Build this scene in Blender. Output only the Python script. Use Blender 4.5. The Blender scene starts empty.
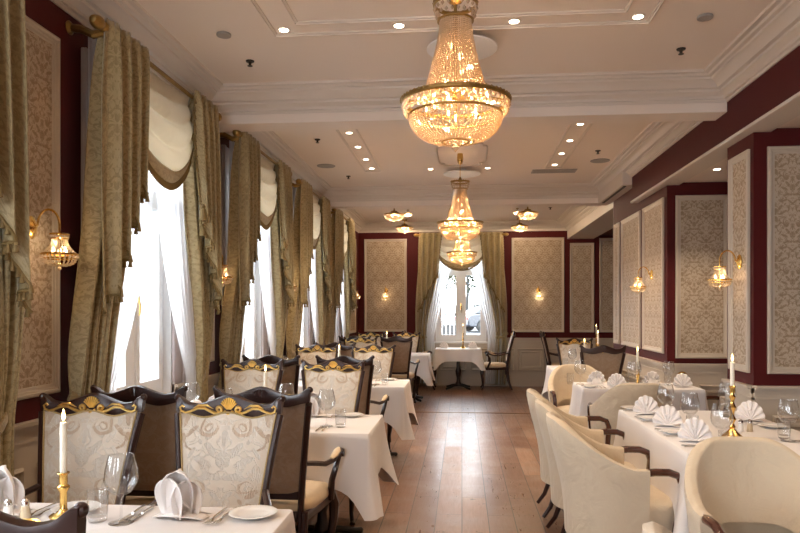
import bpy, math, random
from mathutils import Vector, Matrix
random.seed(7)
PI = math.pi; sin = math.sin; cos = math.cos
SC = bpy.context.scene; COL = SC.collection
def R(a): return math.radians(a)
def lerp(a, b, t): return a + (b - a) * t
def sstep(a, b, x):
    t = max(0.0, min(1.0, (x - a) / (b - a))); return t * t * (3 - 2 * t)

# ------------------------------------------------------------------ materials
MATS = {}
def nmat(name):
    m = bpy.data.materials.new(name); m.use_nodes = True
    nt = m.node_tree; nt.nodes.clear()
    MATS[name] = m
    return m, nt
def N(nt, t, **kw):
    n = nt.nodes.new(t)
    for k, v in kw.items():
        if k in ('operation', 'blend_type', 'data_type', 'wave_type', 'bands_direction', 'feature', 'noise_dimensions', 'distance', 'interpolation', 'offset', 'squash', 'offset_frequency'): setattr(n, k, v)
        else: n.inputs[k].default_value = v
    return n
def L(nt, a, b): nt.links.new(a, b)
def mth(nt, op, a, b=None, c=None, clamp=False):
    n = nt.nodes.new('ShaderNodeMath'); n.operation = op; n.use_clamp = clamp
    for i, v in enumerate((a, b, c)):
        if v is None: continue
        if isinstance(v, (int, float)): n.inputs[i].default_value = v
        else: L(nt, v, n.inputs[i])
    return n.outputs[0]
def mixc(nt, f, a, b, bt='MIX'):
    n = nt.nodes.new('ShaderNodeMix'); n.data_type = 'RGBA'; n.blend_type = bt
    for i, v in ((0, f), (6, a), (7, b)):
        if isinstance(v, (int, float)): n.inputs[i].default_value = v
        elif isinstance(v, tuple): n.inputs[i].default_value = (v + (1,))[:4]
        else: L(nt, v, n.inputs[i])
    return n.outputs[2]
def noise(nt, vec, scale, detail=2, dist=0.0, rough=.5):
    n = nt.nodes.new('ShaderNodeTexNoise')
    n.inputs['Scale'].default_value = scale; n.inputs['Detail'].default_value = detail
    n.inputs['Distortion'].default_value = dist; n.inputs['Roughness'].default_value = rough
    if vec is not None: L(nt, vec, n.inputs['Vector'])
    return n.outputs[0]
def bump(nt, h, strength, dist=.002):
    b = nt.nodes.new('ShaderNodeBump'); b.inputs['Strength'].default_value = strength; b.inputs['Distance'].default_value = dist
    L(nt, h, b.inputs['Height']); return b.outputs[0]
def princ(nt, col, rough=.5, metal=0.0, spec=.5, normal=None, coat=0.0, sheen=0.0, sss=0.0, **kw):
    p = nt.nodes.new('ShaderNodeBsdfPrincipled'); o = nt.nodes.new('ShaderNodeOutputMaterial')
    if isinstance(col, tuple): p.inputs['Base Color'].default_value = (col + (1,))[:4]
    else: L(nt, col, p.inputs['Base Color'])
    if isinstance(rough, float): p.inputs['Roughness'].default_value = rough
    else: L(nt, rough, p.inputs['Roughness'])
    p.inputs['Metallic'].default_value = metal; p.inputs['Specular IOR Level'].default_value = spec
    p.inputs['Coat Weight'].default_value = coat; p.inputs['Sheen Weight'].default_value = sheen
    p.inputs['Coat Roughness'].default_value = .15
    if normal is not None: L(nt, normal, p.inputs['Normal'])
    L(nt, p.outputs[0], o.inputs[0]); return p, o
def uv(nt): return nt.nodes.new('ShaderNodeTexCoord').outputs['UV']
def objc(nt): return nt.nodes.new('ShaderNodeTexCoord').outputs['Object']
def plain(name, col, rough=.5, metal=0.0, spec=.5, var=.06, nscale=8, coat=0.0, sheen=0.0, bmp=0.0):
    m, nt = nmat(name)
    f = noise(nt, objc(nt), nscale, 3)
    c = mixc(nt, f, tuple(x * (1 - var) for x in col), tuple(min(1, x * (1 + var)) for x in col))
    nm = bump(nt, noise(nt, objc(nt), nscale * 12, 2), bmp) if bmp else None
    princ(nt, c, float(rough), metal, spec, nm, coat, sheen); return m
def damask_group():
    g = bpy.data.node_groups.new('damask_motif', 'ShaderNodeTree')
    g.interface.new_socket('X', in_out='INPUT', socket_type='NodeSocketFloat'); g.interface.new_socket('Y', in_out='INPUT', socket_type='NodeSocketFloat')
    g.interface.new_socket('Mask', in_out='OUTPUT', socket_type='NodeSocketFloat')
    gi = g.nodes.new('NodeGroupInput'); go = g.nodes.new('NodeGroupOutput'); X, Y = gi.outputs[0], gi.outputs[1]
    def ell(cx, cy, rx, ry, rot=0, soft=6):
        c, s_ = cos(R(rot)), sin(R(rot))
        dx = mth(g, 'SUBTRACT', X, cx); dy = mth(g, 'SUBTRACT', Y, cy)
        p = mth(g, 'ADD', mth(g, 'MULTIPLY', dx, c / rx), mth(g, 'MULTIPLY', dy, s_ / rx))
        q = mth(g, 'ADD', mth(g, 'MULTIPLY', dx, -s_ / ry), mth(g, 'MULTIPLY', dy, c / ry))
        d = mth(g, 'ADD', mth(g, 'MULTIPLY', p, p), mth(g, 'MULTIPLY', q, q))
        return mth(g, 'MULTIPLY', mth(g, 'SUBTRACT', 1.0, d), soft, clamp=True)
    out = None
    for e in ((0, .06, .034, .075), (0, .245, .024, .085), (.075, .135, .026, .085, -32), (.125, .035, .024, .080, -62), (.105, -.065, .022, .075, -105),
              (0, -.11, .014, .075), (.215, .115, .020, .060, 15), (.055, -.215, .018, .055, -40), (0, -.275, .026, .042), (.05, -.325, .016, .045, -130),
              (0, .385, .020, .026), (.10, .285, .018, .060, 25), (.055, .40, .013, .02), (.245, -.02, .014, .03, 0), (.0, -.40, .013, .035), (.17, .22, .014, .03, -30)):
        m_ = ell(*e); out = m_ if out is None else mth(g, 'MAXIMUM', out, m_)
    for (a_, b_) in (((.185, -.165, .078, .078), (.192, -.148, .060, .060)), ((.190, -.160, .030, .030), (.198, -.160, .017, .017)), ((.155, .345, .060, .060), (.145, .352, .046, .046))):
        m_ = mth(g, 'SUBTRACT', ell(*a_, 0, 8), ell(*b_, 0, 8), clamp=True); out = mth(g, 'MAXIMUM', out, m_)
    L(g, out, go.inputs[0]); return g
DG = damask_group()
def damask(nt, w, h, y0=0.0, warp=.012, two=False):
    s = nt.nodes.new('ShaderNodeSeparateXYZ'); U = uv(nt)
    nz = nt.nodes.new('ShaderNodeTexNoise'); nz.inputs['Scale'].default_value = 12 * .24 / w; nz.inputs['Detail'].default_value = 2; 
    L(nt, U, s.inputs[0])
    xm = mth(nt, 'PINGPONG', s.outputs[0], w / 2)
    def wrap(y): return mth(nt, 'SUBTRACT', mth(nt, 'FLOORED_MODULO', mth(nt, 'ADD', y, h / 2), h), h / 2)
    ya = wrap(mth(nt, 'ADD', s.outputs[1], -y0)); yb = wrap(mth(nt, 'ADD', s.outputs[1], -y0 + h / 2))
    cb = nt.nodes.new('ShaderNodeCombineXYZ'); L(nt, xm, cb.inputs[0]); L(nt, ya, cb.inputs[1]); L(nt, cb.outputs[0], nz.inputs['Vector'])
    wob = mth(nt, 'MULTIPLY', mth(nt, 'SUBTRACT', nz.outputs[0], .5), warp * 16)
    res = []
    for x, y in ((xm, ya), (mth(nt, 'SUBTRACT', w / 2, xm), yb)):
        n = nt.nodes.new('ShaderNodeGroup'); n.node_tree = DG
        k = .70 / w
        L(nt, mth(nt, 'ADD', mth(nt, 'MULTIPLY', x, k * .86), wob), n.inputs[0]); L(nt, mth(nt, 'ADD', mth(nt, 'MULTIPLY', y, 1.0 / h), wob), n.inputs[1]); res.append(n.outputs[0])
    n1 = noise(nt, cb.outputs[0], 5.2 / w, 1.5, .7); n2 = noise(nt, cb.outputs[0], 8.5 / w, 2, .9)
    sc_ = mth(nt, 'MULTIPLY', mth(nt, 'SUBTRACT', .030, mth(nt, 'ABSOLUTE', mth(nt, 'SUBTRACT', n1, .5))), 40, clamp=True)
    bl = mth(nt, 'MULTIPLY', mth(nt, 'SUBTRACT', n2, .60), 22, clamp=True)
    fine = mth(nt, 'MULTIPLY', mth(nt, 'MAXIMUM', sc_, bl), .75)
    inner = mth(nt, 'SUBTRACT', 1.0, mth(nt, 'MULTIPLY', mth(nt, 'MULTIPLY', mth(nt, 'SUBTRACT', .022, mth(nt, 'ABSOLUTE', mth(nt, 'SUBTRACT', n2, .47))), 60, clamp=True), .8))
    res = [mth(nt, 'MULTIPLY', r_, inner) for r_ in res]
    res[0] = mth(nt, 'MAXIMUM', res[0], fine)
    if two: return res
    return mth(nt, 'MAXIMUM', res[0], res[1])
def wallpaper(name, base, pat):
    m, nt = nmat(name); d = damask(nt, .23, .33)
    princ(nt, mixc(nt, mth(nt, 'MULTIPLY', d, .85), base, pat), .55, 0, .3); return m
wallpaper('wallpaper', (.51, .41, .305), (.275, .19, .115))
def fabric(name, base, pat, w, h, y0=0.0, rough=.6, sheen=.3, amt=.8, bm=.35, pat2=None):
    m, nt = nmat(name); d1, d2 = damask(nt, w, h, y0, .012, True); d = mth(nt, 'MAXIMUM', d1, d2)
    weave = noise(nt, uv(nt), 900, 1)
    c = mixc(nt, mth(nt, 'MULTIPLY', d1, amt), base, pat); c = mixc(nt, mth(nt, 'MULTIPLY', d2, amt), c, pat2 or pat)
    if pat2:
        vn = nt.nodes.new('ShaderNodeTexWave'); vn.inputs['Scale'].default_value = 55; vn.inputs['Distortion'].default_value = 14; vn.inputs['Detail'].default_value = 1; vn.inputs['Detail Scale'].default_value = .35
        L(nt, uv(nt), vn.inputs['Vector']); d = mth(nt, 'MULTIPLY', d, vn.outputs['Fac']); c = mixc(nt, mth(nt, 'MULTIPLY', d, .30), c, tuple(x * .62 for x in base))
    c = mixc(nt, mth(nt, 'MULTIPLY', weave, .25), c, tuple(x * .6 for x in base))
    princ(nt, c, float(rough), 0, .35, bump(nt, d, bm, .003), 0, sheen); return m
fabric('curtain_fabric', (.385, .30, .15), (.235, .17, .072), .21, .30, 0, .5, .4, .75, .2)
fabric('silver_damask', (.70, .62, .52), (.86, .82, .75), .40, .50, .79, .42, .2, .75, .8, (.60, .42, .27))
fabric('brown_damask', (.42, .295, .195), (.52, .385, .27), .40, .50, .79, .5, .3, .7, .6, (.50, .37, .26))
plain('seat_fabric', (.68, .52, .33), .55, 0, .3, .08, 30, sheen=.2, bmp=.1)
def linen(name, col, folds=.25, cs=1.0):
    m, nt = nmat(name)
    o = objc(nt)
    mp = nt.nodes.new('ShaderNodeMapping'); mp.inputs['Scale'].default_value = (60, 60, 500); L(nt, o, mp.inputs[0])
    mp2 = nt.nodes.new('ShaderNodeMapping'); mp2.inputs['Scale'].default_value = (500, 500, 40); L(nt, o, mp2.inputs[0])
    w = mth(nt, 'ADD', noise(nt, mp.outputs[0], 1, 1), noise(nt, mp2.outputs[0], 1, 1))
    c = mixc(nt, mth(nt, 'MULTIPLY', w, .4), tuple(x * .86 for x in col), col)
    big = noise(nt, o, 7, 3, .8)
    princ(nt, c, .75, 0, .25, bump(nt, mth(nt, 'ADD', mth(nt, 'MULTIPLY', w, .02), big), folds, .02), 0, .25); return m
linen('slipcover', (.66, .545, .395), .9)
plain('tablecloth', (.78, .74, .72), .62, 0, .3, .02, 3, sheen=.15)
plain('napkin_cloth', (.84, .80, .78), .65, 0, .3, .02, 20, sheen=.1)
plain('red_paint', (.078, .0085, .0085), .6, 0, .18, .06, 2)
plain('cream_paint', (.54, .46, .365), .42, 0, .45, .03, 3)
plain('panel_moulding', (.52, .44, .35), .38, 0, .45, .03, 3)
plain('ceiling_paint', (.78, .69, .61), .65, 0, .3, .02, 1.5)
plain('white_trim', (.64, .565, .49), .4, 0, .45, .02, 3)
plain('window_paint', (.80, .80, .80), .35, 0, .5, .02, 3)
plain('reveal_paint', (.50, .43, .42), .5, 0, .4, .03, 3)
plain('brass', (.80, .52, .16), .22, 1.0, .5, .08, 20)
plain('antique_gold', (.33, .21, .07), .38, 1.0, .5, .35, 40, bmp=.4)
plain('gilt', (.86, .58, .19), .28, 1.0, .5, .2, 40)
plain('steel', (.75, .73, .70), .18, 1.0, .5, .05, 20)
plain('black_iron', (.012, .011, .011), .45, 0, .5, .2, 20)
plain('porcelain', (.82, .80, .77), .12, 0, .6, .01, 10, coat=.5)
plain('wax', (.88, .82, .68), .45, 0, .4, .02, 20)
plain('dark_bronze', (.03, .02, .012), .4, .6, .5, .2, 20)
plain('pepper_wood', (.62, .50, .33), .35, 0, .5, .1, 40)
plain('grey_plastic', (.30, .28, .26), .5, 0, .4, .05, 20)
plain('cord_trim', (.20, .135, .05), .5, 0, .3, .3, 150)
plain('fringe_gold', (.42, .30, .13), .5, 0, .3, .35, 200)
def wood(name, c1, c2, rough, coat, sc=(3, 3, 22)):
    m, nt = nmat(name); mp = nt.nodes.new('ShaderNodeMapping'); mp.inputs['Scale'].default_value = sc
    L(nt, objc(nt), mp.inputs[0]); f = noise(nt, mp.outputs[0], 3, 4, .6)
    princ(nt, mixc(nt, f, c1, c2), rough, 0, .5, None, coat); return m
wood('mahogany', (.014, .005, .004), (.040, .012, .008), .30, .2, (14, 14, 3))
wood('arm_wood', (.03, .008, .005), (.10, .028, .014), .2, .7, (14, 14, 3))
def emis(name, col, st):
    m, nt = nmat(name); e = nt.nodes.new('ShaderNodeEmission'); o = nt.nodes.new('ShaderNodeOutputMaterial')
    e.inputs[0].default_value = col + (1,); e.inputs[1].default_value = st; L(nt, e.outputs[0], o.inputs[0]); return m
emis('flame', (1.0, .62, .22), 14); emis('bulb', (1.0, .68, .34), 10); emis('downlight_lamp', (1.0, .86, .66), 10)
def thin_glass(name, tint=(.985, .99, .99), boost=1.0, rough=.02):
    m, nt = nmat(name); t = nt.nodes.new('ShaderNodeBsdfTransparent'); g = nt.nodes.new('ShaderNodeBsdfGlossy')
    t.inputs[0].default_value = tint + (1,); g.inputs['Roughness'].default_value = rough
    f = nt.nodes.new('ShaderNodeLayerWeight'); f.inputs[0].default_value = .5
    fac = mth(nt, 'MULTIPLY', mth(nt, 'ADD', mth(nt, 'MULTIPLY', mth(nt, 'POWER', f.outputs['Facing'], 4.0), .9), .045), boost, clamp=True)
    x = nt.nodes.new('ShaderNodeMixShader'); L(nt, fac, x.inputs[0]); L(nt, t.outputs[0], x.inputs[1]); L(nt, g.outputs[0], x.inputs[2])
    o = nt.nodes.new('ShaderNodeOutputMaterial'); L(nt, x.outputs[0], o.inputs[0]); return m
thin_glass('window_glass'); thin_glass('stemware', (.975, .98, .985), 1.5)
def crystal():
    m, nt = nmat('crystal')
    t = nt.nodes.new('ShaderNodeBsdfTransparent'); t.inputs[0].default_value = (1, .88, .70, 1)
    g = nt.nodes.new('ShaderNodeBsdfGlossy'); g.inputs[0].default_value = (1, .93, .82, 1); g.inputs['Roughness'].default_value = .06
    d = nt.nodes.new('ShaderNodeBsdfTranslucent'); d.inputs[0].default_value = (.80, .62, .44, 1)
    di = nt.nodes.new('ShaderNodeBsdfDiffuse'); di.inputs[0].default_value = (.80, .66, .50, 1)
    a = nt.nodes.new('ShaderNodeMixShader'); a.inputs[0].default_value = .5; L(nt, d.outputs[0], a.inputs[1]); L(nt, di.outputs[0], a.inputs[2])
    b = nt.nodes.new('ShaderNodeMixShader'); b.inputs[0].default_value = .35; L(nt, a.outputs[0], b.inputs[1]); L(nt, g.outputs[0], b.inputs[2])
    c = nt.nodes.new('ShaderNodeMixShader'); c.inputs[0].default_value = .88; L(nt, t.outputs[0], c.inputs[1]); L(nt, b.outputs[0], c.inputs[2])
    o = nt.nodes.new('ShaderNodeOutputMaterial'); L(nt, c.outputs[0], o.inputs[0])
crystal()
def cloth_thin(name, col, transp, transl):
    m, nt = nmat(name)
    t = nt.nodes.new('ShaderNodeBsdfTransparent')
    tr = nt.nodes.new('ShaderNodeBsdfTranslucent'); tr.inputs[0].default_value = col + (1,)
    d = nt.nodes.new('ShaderNodeBsdfDiffuse'); d.inputs[0].default_value = col + (1,)
    a = nt.nodes.new('ShaderNodeMixShader'); a.inputs[0].default_value = transl; L(nt, d.outputs[0], a.inputs[1]); L(nt, tr.outputs[0], a.inputs[2])
    b = nt.nodes.new('ShaderNodeMixShader'); b.inputs[0].default_value = transp; L(nt, a.outputs[0], b.inputs[1]); L(nt, t.outputs[0], b.inputs[2])
    o = nt.nodes.new('ShaderNodeOutputMaterial'); L(nt, b.outputs[0], o.inputs[0])
cloth_thin('sheer', (.93, .94, .96), .16, .62); cloth_thin('cream_silk', (.86, .80, .68), .0, .45)
def floor_mat():
    m, nt = nmat('floor_planks')
    mp = nt.nodes.new('ShaderNodeMapping'); mp.inputs['Rotation'].default_value = (0, 0, PI / 2); L(nt, objc(nt), mp.inputs[0])
    b = nt.nodes.new('ShaderNodeTexBrick'); b.offset = .37; b.offset_frequency = 2; b.squash = 1
    L(nt, mp.outputs[0], b.inputs['Vector'])
    b.inputs['Color1'].default_value = (0, 0, 0, 1); b.inputs['Color2'].default_value = (1, 1, 1, 1); b.inputs['Mortar'].default_value = (.5, .5, .5, 1)
    b.inputs['Scale'].default_value = 1; b.inputs['Mortar Size'].default_value = .0035; b.inputs['Mortar Smooth'].default_value = .2
    b.inputs['Brick Width'].default_value = 1.25; b.inputs['Row Height'].default_value = .185
    sp = nt.nodes.new('ShaderNodeSeparateColor'); L(nt, b.outputs['Color'], sp.inputs[0])
    rnd = sp.outputs[0]
    mp2 = nt.nodes.new('ShaderNodeMapping'); mp2.inputs['Scale'].default_value = (26, 2.2, 1); L(nt, objc(nt), mp2.inputs[0])
    off = nt.nodes.new('ShaderNodeVectorMath'); off.operation = 'ADD'; L(nt, mp2.outputs[0], off.inputs[0])
    cb = nt.nodes.new('ShaderNodeCombineXYZ'); L(nt, mth(nt, 'MULTIPLY', rnd, 37.0), cb.inputs[2]); L(nt, cb.outputs[0], off.inputs[1])
    grain = noise(nt, off.outputs[0], 1.3, 5, 1.8, .6)
    blot = noise(nt, objc(nt), 3.2, 4, .5)
    knots = mth(nt, 'MULTIPLY', mth(nt, 'SUBTRACT', noise(nt, objc(nt), 17, 2, 1.5), .66), 14, clamp=True)
    c = mixc(nt, rnd, (.155, .068, .038), (.35, .19, .11))
    c = mixc(nt, mth(nt, 'MULTIPLY', grain, .8), c, (.13, .065, .04))
    c = mixc(nt, mth(nt, 'MULTIPLY', mth(nt, 'SUBTRACT', blot, .45), 2.2, clamp=True), c, (.27, .20, .155))
    c = mixc(nt, mth(nt, 'MULTIPLY', knots, .7), c, (.03, .017, .012))
    c = mixc(nt, b.outputs['Fac'], c, (.025, .014, .010))
    ro = mth(nt, 'ADD', mth(nt, 'MULTIPLY', grain, .22), mth(nt, 'ADD', mth(nt, 'MULTIPLY', rnd, .10), .19))
    h = mth(nt, 'ADD', mth(nt, 'MULTIPLY', grain, .5), mth(nt, 'SUBTRACT', mth(nt, 'MULTIPLY', blot, .25), mth(nt, 'MULTIPLY', b.outputs['Fac'], 1.4)))
    princ(nt, c, ro, 0, .5, bump(nt, h, .20, .003))
floor_mat()
plain('oak_strip', (.22, .11, .05), .3, 0, .5, .2, 20)
plain('snow_ground', (.058, .06, .063), .8, 0, .3, .15, .6)
plain('leaf_yellow', (.022, .022, .006), .7, 0, .3, .4, 3); plain('leaf_green', (.010, .016, .006), .7, 0, .3, .4, 3)
plain('fence_wood', (.030, .029, .028), .7, 0, .3, .2, 6); plain('car_white', (.055, .058, .063), .25, 0, .5, .02, 3, coat=.6)
plain('car_blue', (.009, .012, .02), .25, 0, .5, .02, 3, coat=.6); plain('car_glass', (.03, .035, .04), .1, 0, .6, .02, 3)
plain('tyre', (.02, .02, .02), .8, 0, .3, .1, 9); plain('tail_light', (.5, .02, .01), .3, 0, .5, .02, 3)

# ------------------------------------------------------------------ mesh builder
class MB:
    def __init__(s): s.v = []; s.f = []
    def add(s, vs, fs):
        o = len(s.v); s.v += [tuple(p) for p in vs]; s.f += [tuple(i + o for i in f) for f in fs]; return s
    def box(s, x0, x1, y0, y1, z0, z1, c=0.0):
        x0, x1 = min(x0, x1), max(x0, x1); y0, y1 = min(y0, y1), max(y0, y1); z0, z1 = min(z0, z1), max(z0, z1)
        if c <= 0:
            return s.add([(x0,y0,z0),(x1,y0,z0),(x1,y1,z0),(x0,y1,z0),(x0,y0,z1),(x1,y0,z1),(x1,y1,z1),(x0,y1,z1)],
                  [(0,3,2,1),(4,5,6,7),(0,1,5,4),(1,2,6,5),(2,3,7,6),(3,0,4,7)])
        vs = []; idx = {}
        for i, (X, sx) in enumerate(((x0,1),(x1,-1))):
            for j, (Y, sy) in enumerate(((y0,1),(y1,-1))):
                for k, (Z, sz) in enumerate(((z0,1),(z1,-1))):
                    idx[i,j,k,0] = len(vs); vs.append((X, Y+sy*c, Z+sz*c))
                    idx[i,j,k,1] = len(vs); vs.append((X+sx*c, Y, Z+sz*c))
                    idx[i,j,k,2] = len(vs); vs.append((X+sx*c, Y+sy*c, Z))
        fs = []
        for i in (0,1):
            q = [idx[i,0,0,0], idx[i,1,0,0], idx[i,1,1,0], idx[i,0,1,0]]; fs.append(q if i else q[::-1])
            q = [idx[0,i,0,1], idx[1,i,0,1], idx[1,i,1,1], idx[0,i,1,1]]; fs.append(q[::-1] if i else q)
            q = [idx[0,0,i,2], idx[1,0,i,2], idx[1,1,i,2], idx[0,1,i,2]]; fs.append(q if i else q[::-1])
        for a in (0,1):
            for b in (0,1):
                q = [idx[a,b,0,0], idx[a,b,0,1], idx[a,b,1,1], idx[a,b,1,0]]; fs.append(q if (a==b) else q[::-1])
                q = [idx[a,0,b,0], idx[a,1,b,0], idx[a,1,b,2], idx[a,0,b,2]]; fs.append(q if (a!=b) else q[::-1])
                q = [idx[0,a,b,1], idx[1,a,b,1], idx[1,a,b,2], idx[0,a,b,2]]; fs.append(q if (a==b) else q[::-1])
        for i in (0,1):
            for j in (0,1):
                for k in (0,1):
                    q = [idx[i,j,k,0], idx[i,j,k,1], idx[i,j,k,2]]; fs.append(q if (i+j+k) % 2 == 0 else q[::-1])
        return s.add(vs, fs)
    def grid(s, fn, nu, nv, cu=False, cv=False, flip=False):
        vs = [fn(i / nu, j / nv) for j in range(nv + (0 if cv else 1)) for i in range(nu + (0 if cu else 1))]
        W = nu + (0 if cu else 1); H = nv + (0 if cv else 1); fs = []
        for j in range(nv):
            for i in range(nu):
                a = j * W + i; b = j * W + (i + 1) % W; c = ((j + 1) % H) * W + (i + 1) % W; d = ((j + 1) % H) * W + i
                fs.append((d, c, b, a) if flip else (a, b, c, d))
        return s.add(vs, fs)
    def lathe(s, prof, n=24, at=(0, 0, 0), sx=1, sy=1):
        vs = []; fs = []
        for r, z in prof:
            for i in range(n):
                a = 2 * PI * i / n; vs.append((at[0] + r * sx * cos(a), at[1] + r * sy * sin(a), at[2] + z))
        m = len(prof)
        for j in range(m - 1):
            for i in range(n): fs.append((j*n+i, j*n+(i+1) % n, (j+1)*n+(i+1) % n, (j+1)*n+i))
        if prof[0][0] > 1e-6: fs.append(tuple(range(n))[::-1])
        if prof[-1][0] > 1e-6: fs.append(tuple((m-1)*n+i for i in range(n)))
        return s.add(vs, fs)
    def tube(s, pts, r, n=8, ry=None, up=(0, 0, 1), closed=False):
        pts = [Vector(p) for p in pts]; m = len(pts); vs = []; fs = []
        rf = r if callable(r) else (lambda t: r); ryf = (ry if callable(ry) else (lambda t: ry)) if ry is not None else rf
        up = Vector(up); prev = None
        for k, p in enumerate(pts):
            if closed: t = pts[(k+1) % m] - pts[k-1]
            else: t = pts[min(k+1, m-1)] - pts[max(k-1, 0)]
            t.normalize()
            a = (prev if prev is not None else up.cross(t))
            if prev is not None: a = a - t * a.dot(t)
            if a.length < 1e-4: a = Vector((1, 0, 0)).cross(t)
            if a.length < 1e-4: a = Vector((0, 1, 0)).cross(t)
            a.normalize(); b = t.cross(a); prev = a
            u = k / max(1, m - 1)
            for i in range(n):
                th = 2 * PI * (i + .5) / n
                vs.append(p + a * (rf(u) * cos(th)) + b * (ryf(u) * sin(th)))
        for k in range(m if closed else m - 1):
            for i in range(n):
                fs.append((k*n+i, k*n+(i+1) % n, ((k+1) % m)*n+(i+1) % n, ((k+1) % m)*n+i))
        if not closed: fs.append(tuple(range(n))[::-1]); fs.append(tuple((m-1)*n+i for i in range(n)))
        return s.add(vs, fs)
    def octa(s, p, r, h=None, n=4):
        h = h or r; x, y, z = p
        vs = [(x + r * cos(2*PI*i/n), y + r * sin(2*PI*i/n), z) for i in range(n)] + [(x, y, z + h), (x, y, z - h)]
        return s.add(vs, [(i, (i+1) % n, n) for i in range(n)] + [((i+1) % n, i, n+1) for i in range(n)])
    def sphere(s, c, r, n=12, sz=1.0):
        return s.lathe([(max(1e-7, r * sin(PI*j/8)) if 0 < j < 8 else 1e-7, -r * sz * cos(PI*j/8)) for j in range(9)], n, c)
    def prism(s, poly, axis, a, b):
        # poly: 2D outline; axis 'y': poly in xz ; 'x': poly in yz ; 'z': poly in xy
        n = len(poly)
        mk = {'y': lambda p, t: (p[0], t, p[1]), 'x': lambda p, t: (t, p[0], p[1]), 'z': lambda p, t: (p[0], p[1], t)}[axis]
        return s.add([mk(p, a) for p in poly] + [mk(p, b) for p in poly],
              [tuple(range(n)), tuple(range(2*n-1, n-1, -1))] + [(i, i+n, (i+1) % n + n, (i+1) % n) for i in range(n)])
    def frame(s, o, ex, ez, w, h, prof):
        """picture-frame moulding: o=corner origin, ex/ez unit vectors, prof=[(inset, height)], height along normal"""
        o = Vector(o); ex = Vector(ex); ez = Vector(ez); nrm = ex.cross(ez)
        vs = []; fs = []
        for d, q in prof:
            for (a, b) in ((d, d), (w - d, d), (w - d, h - d), (d, h - d)): vs.append(o + ex * a + ez * b + nrm * q)
        for j in range(len(prof) - 1):
            for i in range(4): fs.append((j*4+i, j*4+(i+1) % 4, (j+1)*4+(i+1) % 4, (j+1)*4+i))
        return s.add(vs, fs)
    def xf(s, M, start=0):
        s.v = s.v[:start] + [tuple(M @ Vector(p)) for p in s.v[start:]]; return s
    def build(s, name, mat, parent=None, ang=35, loc=None, rz=None, solid=0, bev=0, sub=0):
        me = bpy.data.meshes.new(name); me.from_pydata(s.v, [], s.f)
        me.polygons.foreach_set('use_smooth', [True] * len(me.polygons))
        me.update()
        import bmesh
        bm = bmesh.new(); bm.from_mesh(me); bmesh.ops.recalc_face_normals(bm, faces=bm.faces)
        ul = bm.loops.layers.uv.new('UVMap')
        for f in bm.faces:
            n = f.normal; ax = max(range(3), key=lambda i: abs(n[i]))
            for l in f.loops:
                c = l.vert.co
                l[ul].uv = (c.y, c.z) if ax == 0 else ((c.x, c.z) if ax == 1 else (c.x, c.y))
        bm.to_mesh(me); bm.free()
        if ang < 180: me.set_sharp_from_angle(angle=R(ang))
        me.materials.append(MATS[mat])
        o = bpy.data.objects.new(name, me); COL.objects.link(o)
        if parent is not None: o.parent = parent
        if loc: o.location = loc
        if rz: o.rotation_euler = (0, 0, rz)
        if solid: m = o.modifiers.new('thick', 'SOLIDIFY'); m.thickness = solid; m.offset = 0
        if bev: m = o.modifiers.new('bevel', 'BEVEL'); m.width = bev; m.segments = 2; m.limit_method = 'ANGLE'
        if sub: m = o.modifiers.new('smooth', 'SUBSURF'); m.levels = sub; m.render_levels = sub
        return o
def uvgrid(o, nu, nv, su, sv):
    """give a grid surface (built with MB.grid only) uv in metres along its own surface"""
    me = o.data; ul = me.uv_layers[0].data; W = nu + 1
    for p in me.polygons:
        for li in p.loop_indices:
            vi = me.loops[li].vertex_index
            ul[li].uv = ((vi % W) / nu * su, (vi // W) / nv * sv)
def tag(o, label, cat, group=None):
    o['label'] = label; o['category'] = cat
    if group: o['group'] = group
    return o
def thing(name, label, cat, loc=(0, 0, 0), rz=0, group=None, sc=1.0):
    o = bpy.data.objects.new(name, None); COL.objects.link(o); o.empty_display_size = .1
    o.location = loc; o.rotation_euler = (0, 0, rz); o.scale = (sc, sc, sc)
    return tag(o, label, cat, group)
def struct(o): o['kind'] = 'structure'; return o
def dup(root, loc, rz=0, label=None, group=None, sc=None):
    def cp(o, par):
        c = o.copy(); COL.objects.link(c)
        if par is not None: c.parent = par; c.matrix_parent_inverse = o.matrix_parent_inverse.copy()
        for ch in list(KIDS.get(o.name, [])): cp(ch, c)
        return c
    r = cp(root, None); r.location = loc; r.rotation_euler = (0, 0, rz)
    if sc: r.scale = (sc, sc, sc)
    if label: r['label'] = label
    if group: r['group'] = group
    return r
KIDS = {}
def reg(root):
    KIDS.clear()
    for o in COL.objects:
        if o.parent is not None: KIDS.setdefault(o.parent.name, []).append(o)
def use_first(proto, loc, rz, label, group, state={}):
    """first call moves the prototype itself; later calls copy it"""
    k = proto.name
    if k not in state:
        state[k] = 1; proto.location = loc; proto.rotation_euler = (0, 0, rz); proto['label'] = label
        if group: proto['group'] = group
        return proto
    return dup(proto, loc, rz, label, group)

# ------------------------------------------------------------------ room dimensions
XL, XR, YF, YB = -2.06, 2.04, 13.65, -3.0
XN = 3.4                     # outer wall of the niches
ZC, ZK, ZD = 3.20, 3.03, .947   # ceiling, crown bottom, dado top
WIN = [-2.0, -.1, 1.95, 4.25, 6.45, 8.63, 10.81]; WH = .50; WS, WT = .84, 2.84  # first two WIN openings are unseen, added behind the camera for fill daylight
# floor
struct(MB().box(-2.4, 3.6, YB - .2, YF + .3, -.1, 0).build('floor', 'floor_planks'))
struct(MB().box(-2.06, 2.04, 10.0, 10.07, -.02, .006, .003).build('trim_1', 'oak_strip'))
struct(MB().box(-2.4, 3.6, YB - .2, YF + .3, ZC, ZC + .15).build('ceiling', 'ceiling_paint'))
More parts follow.
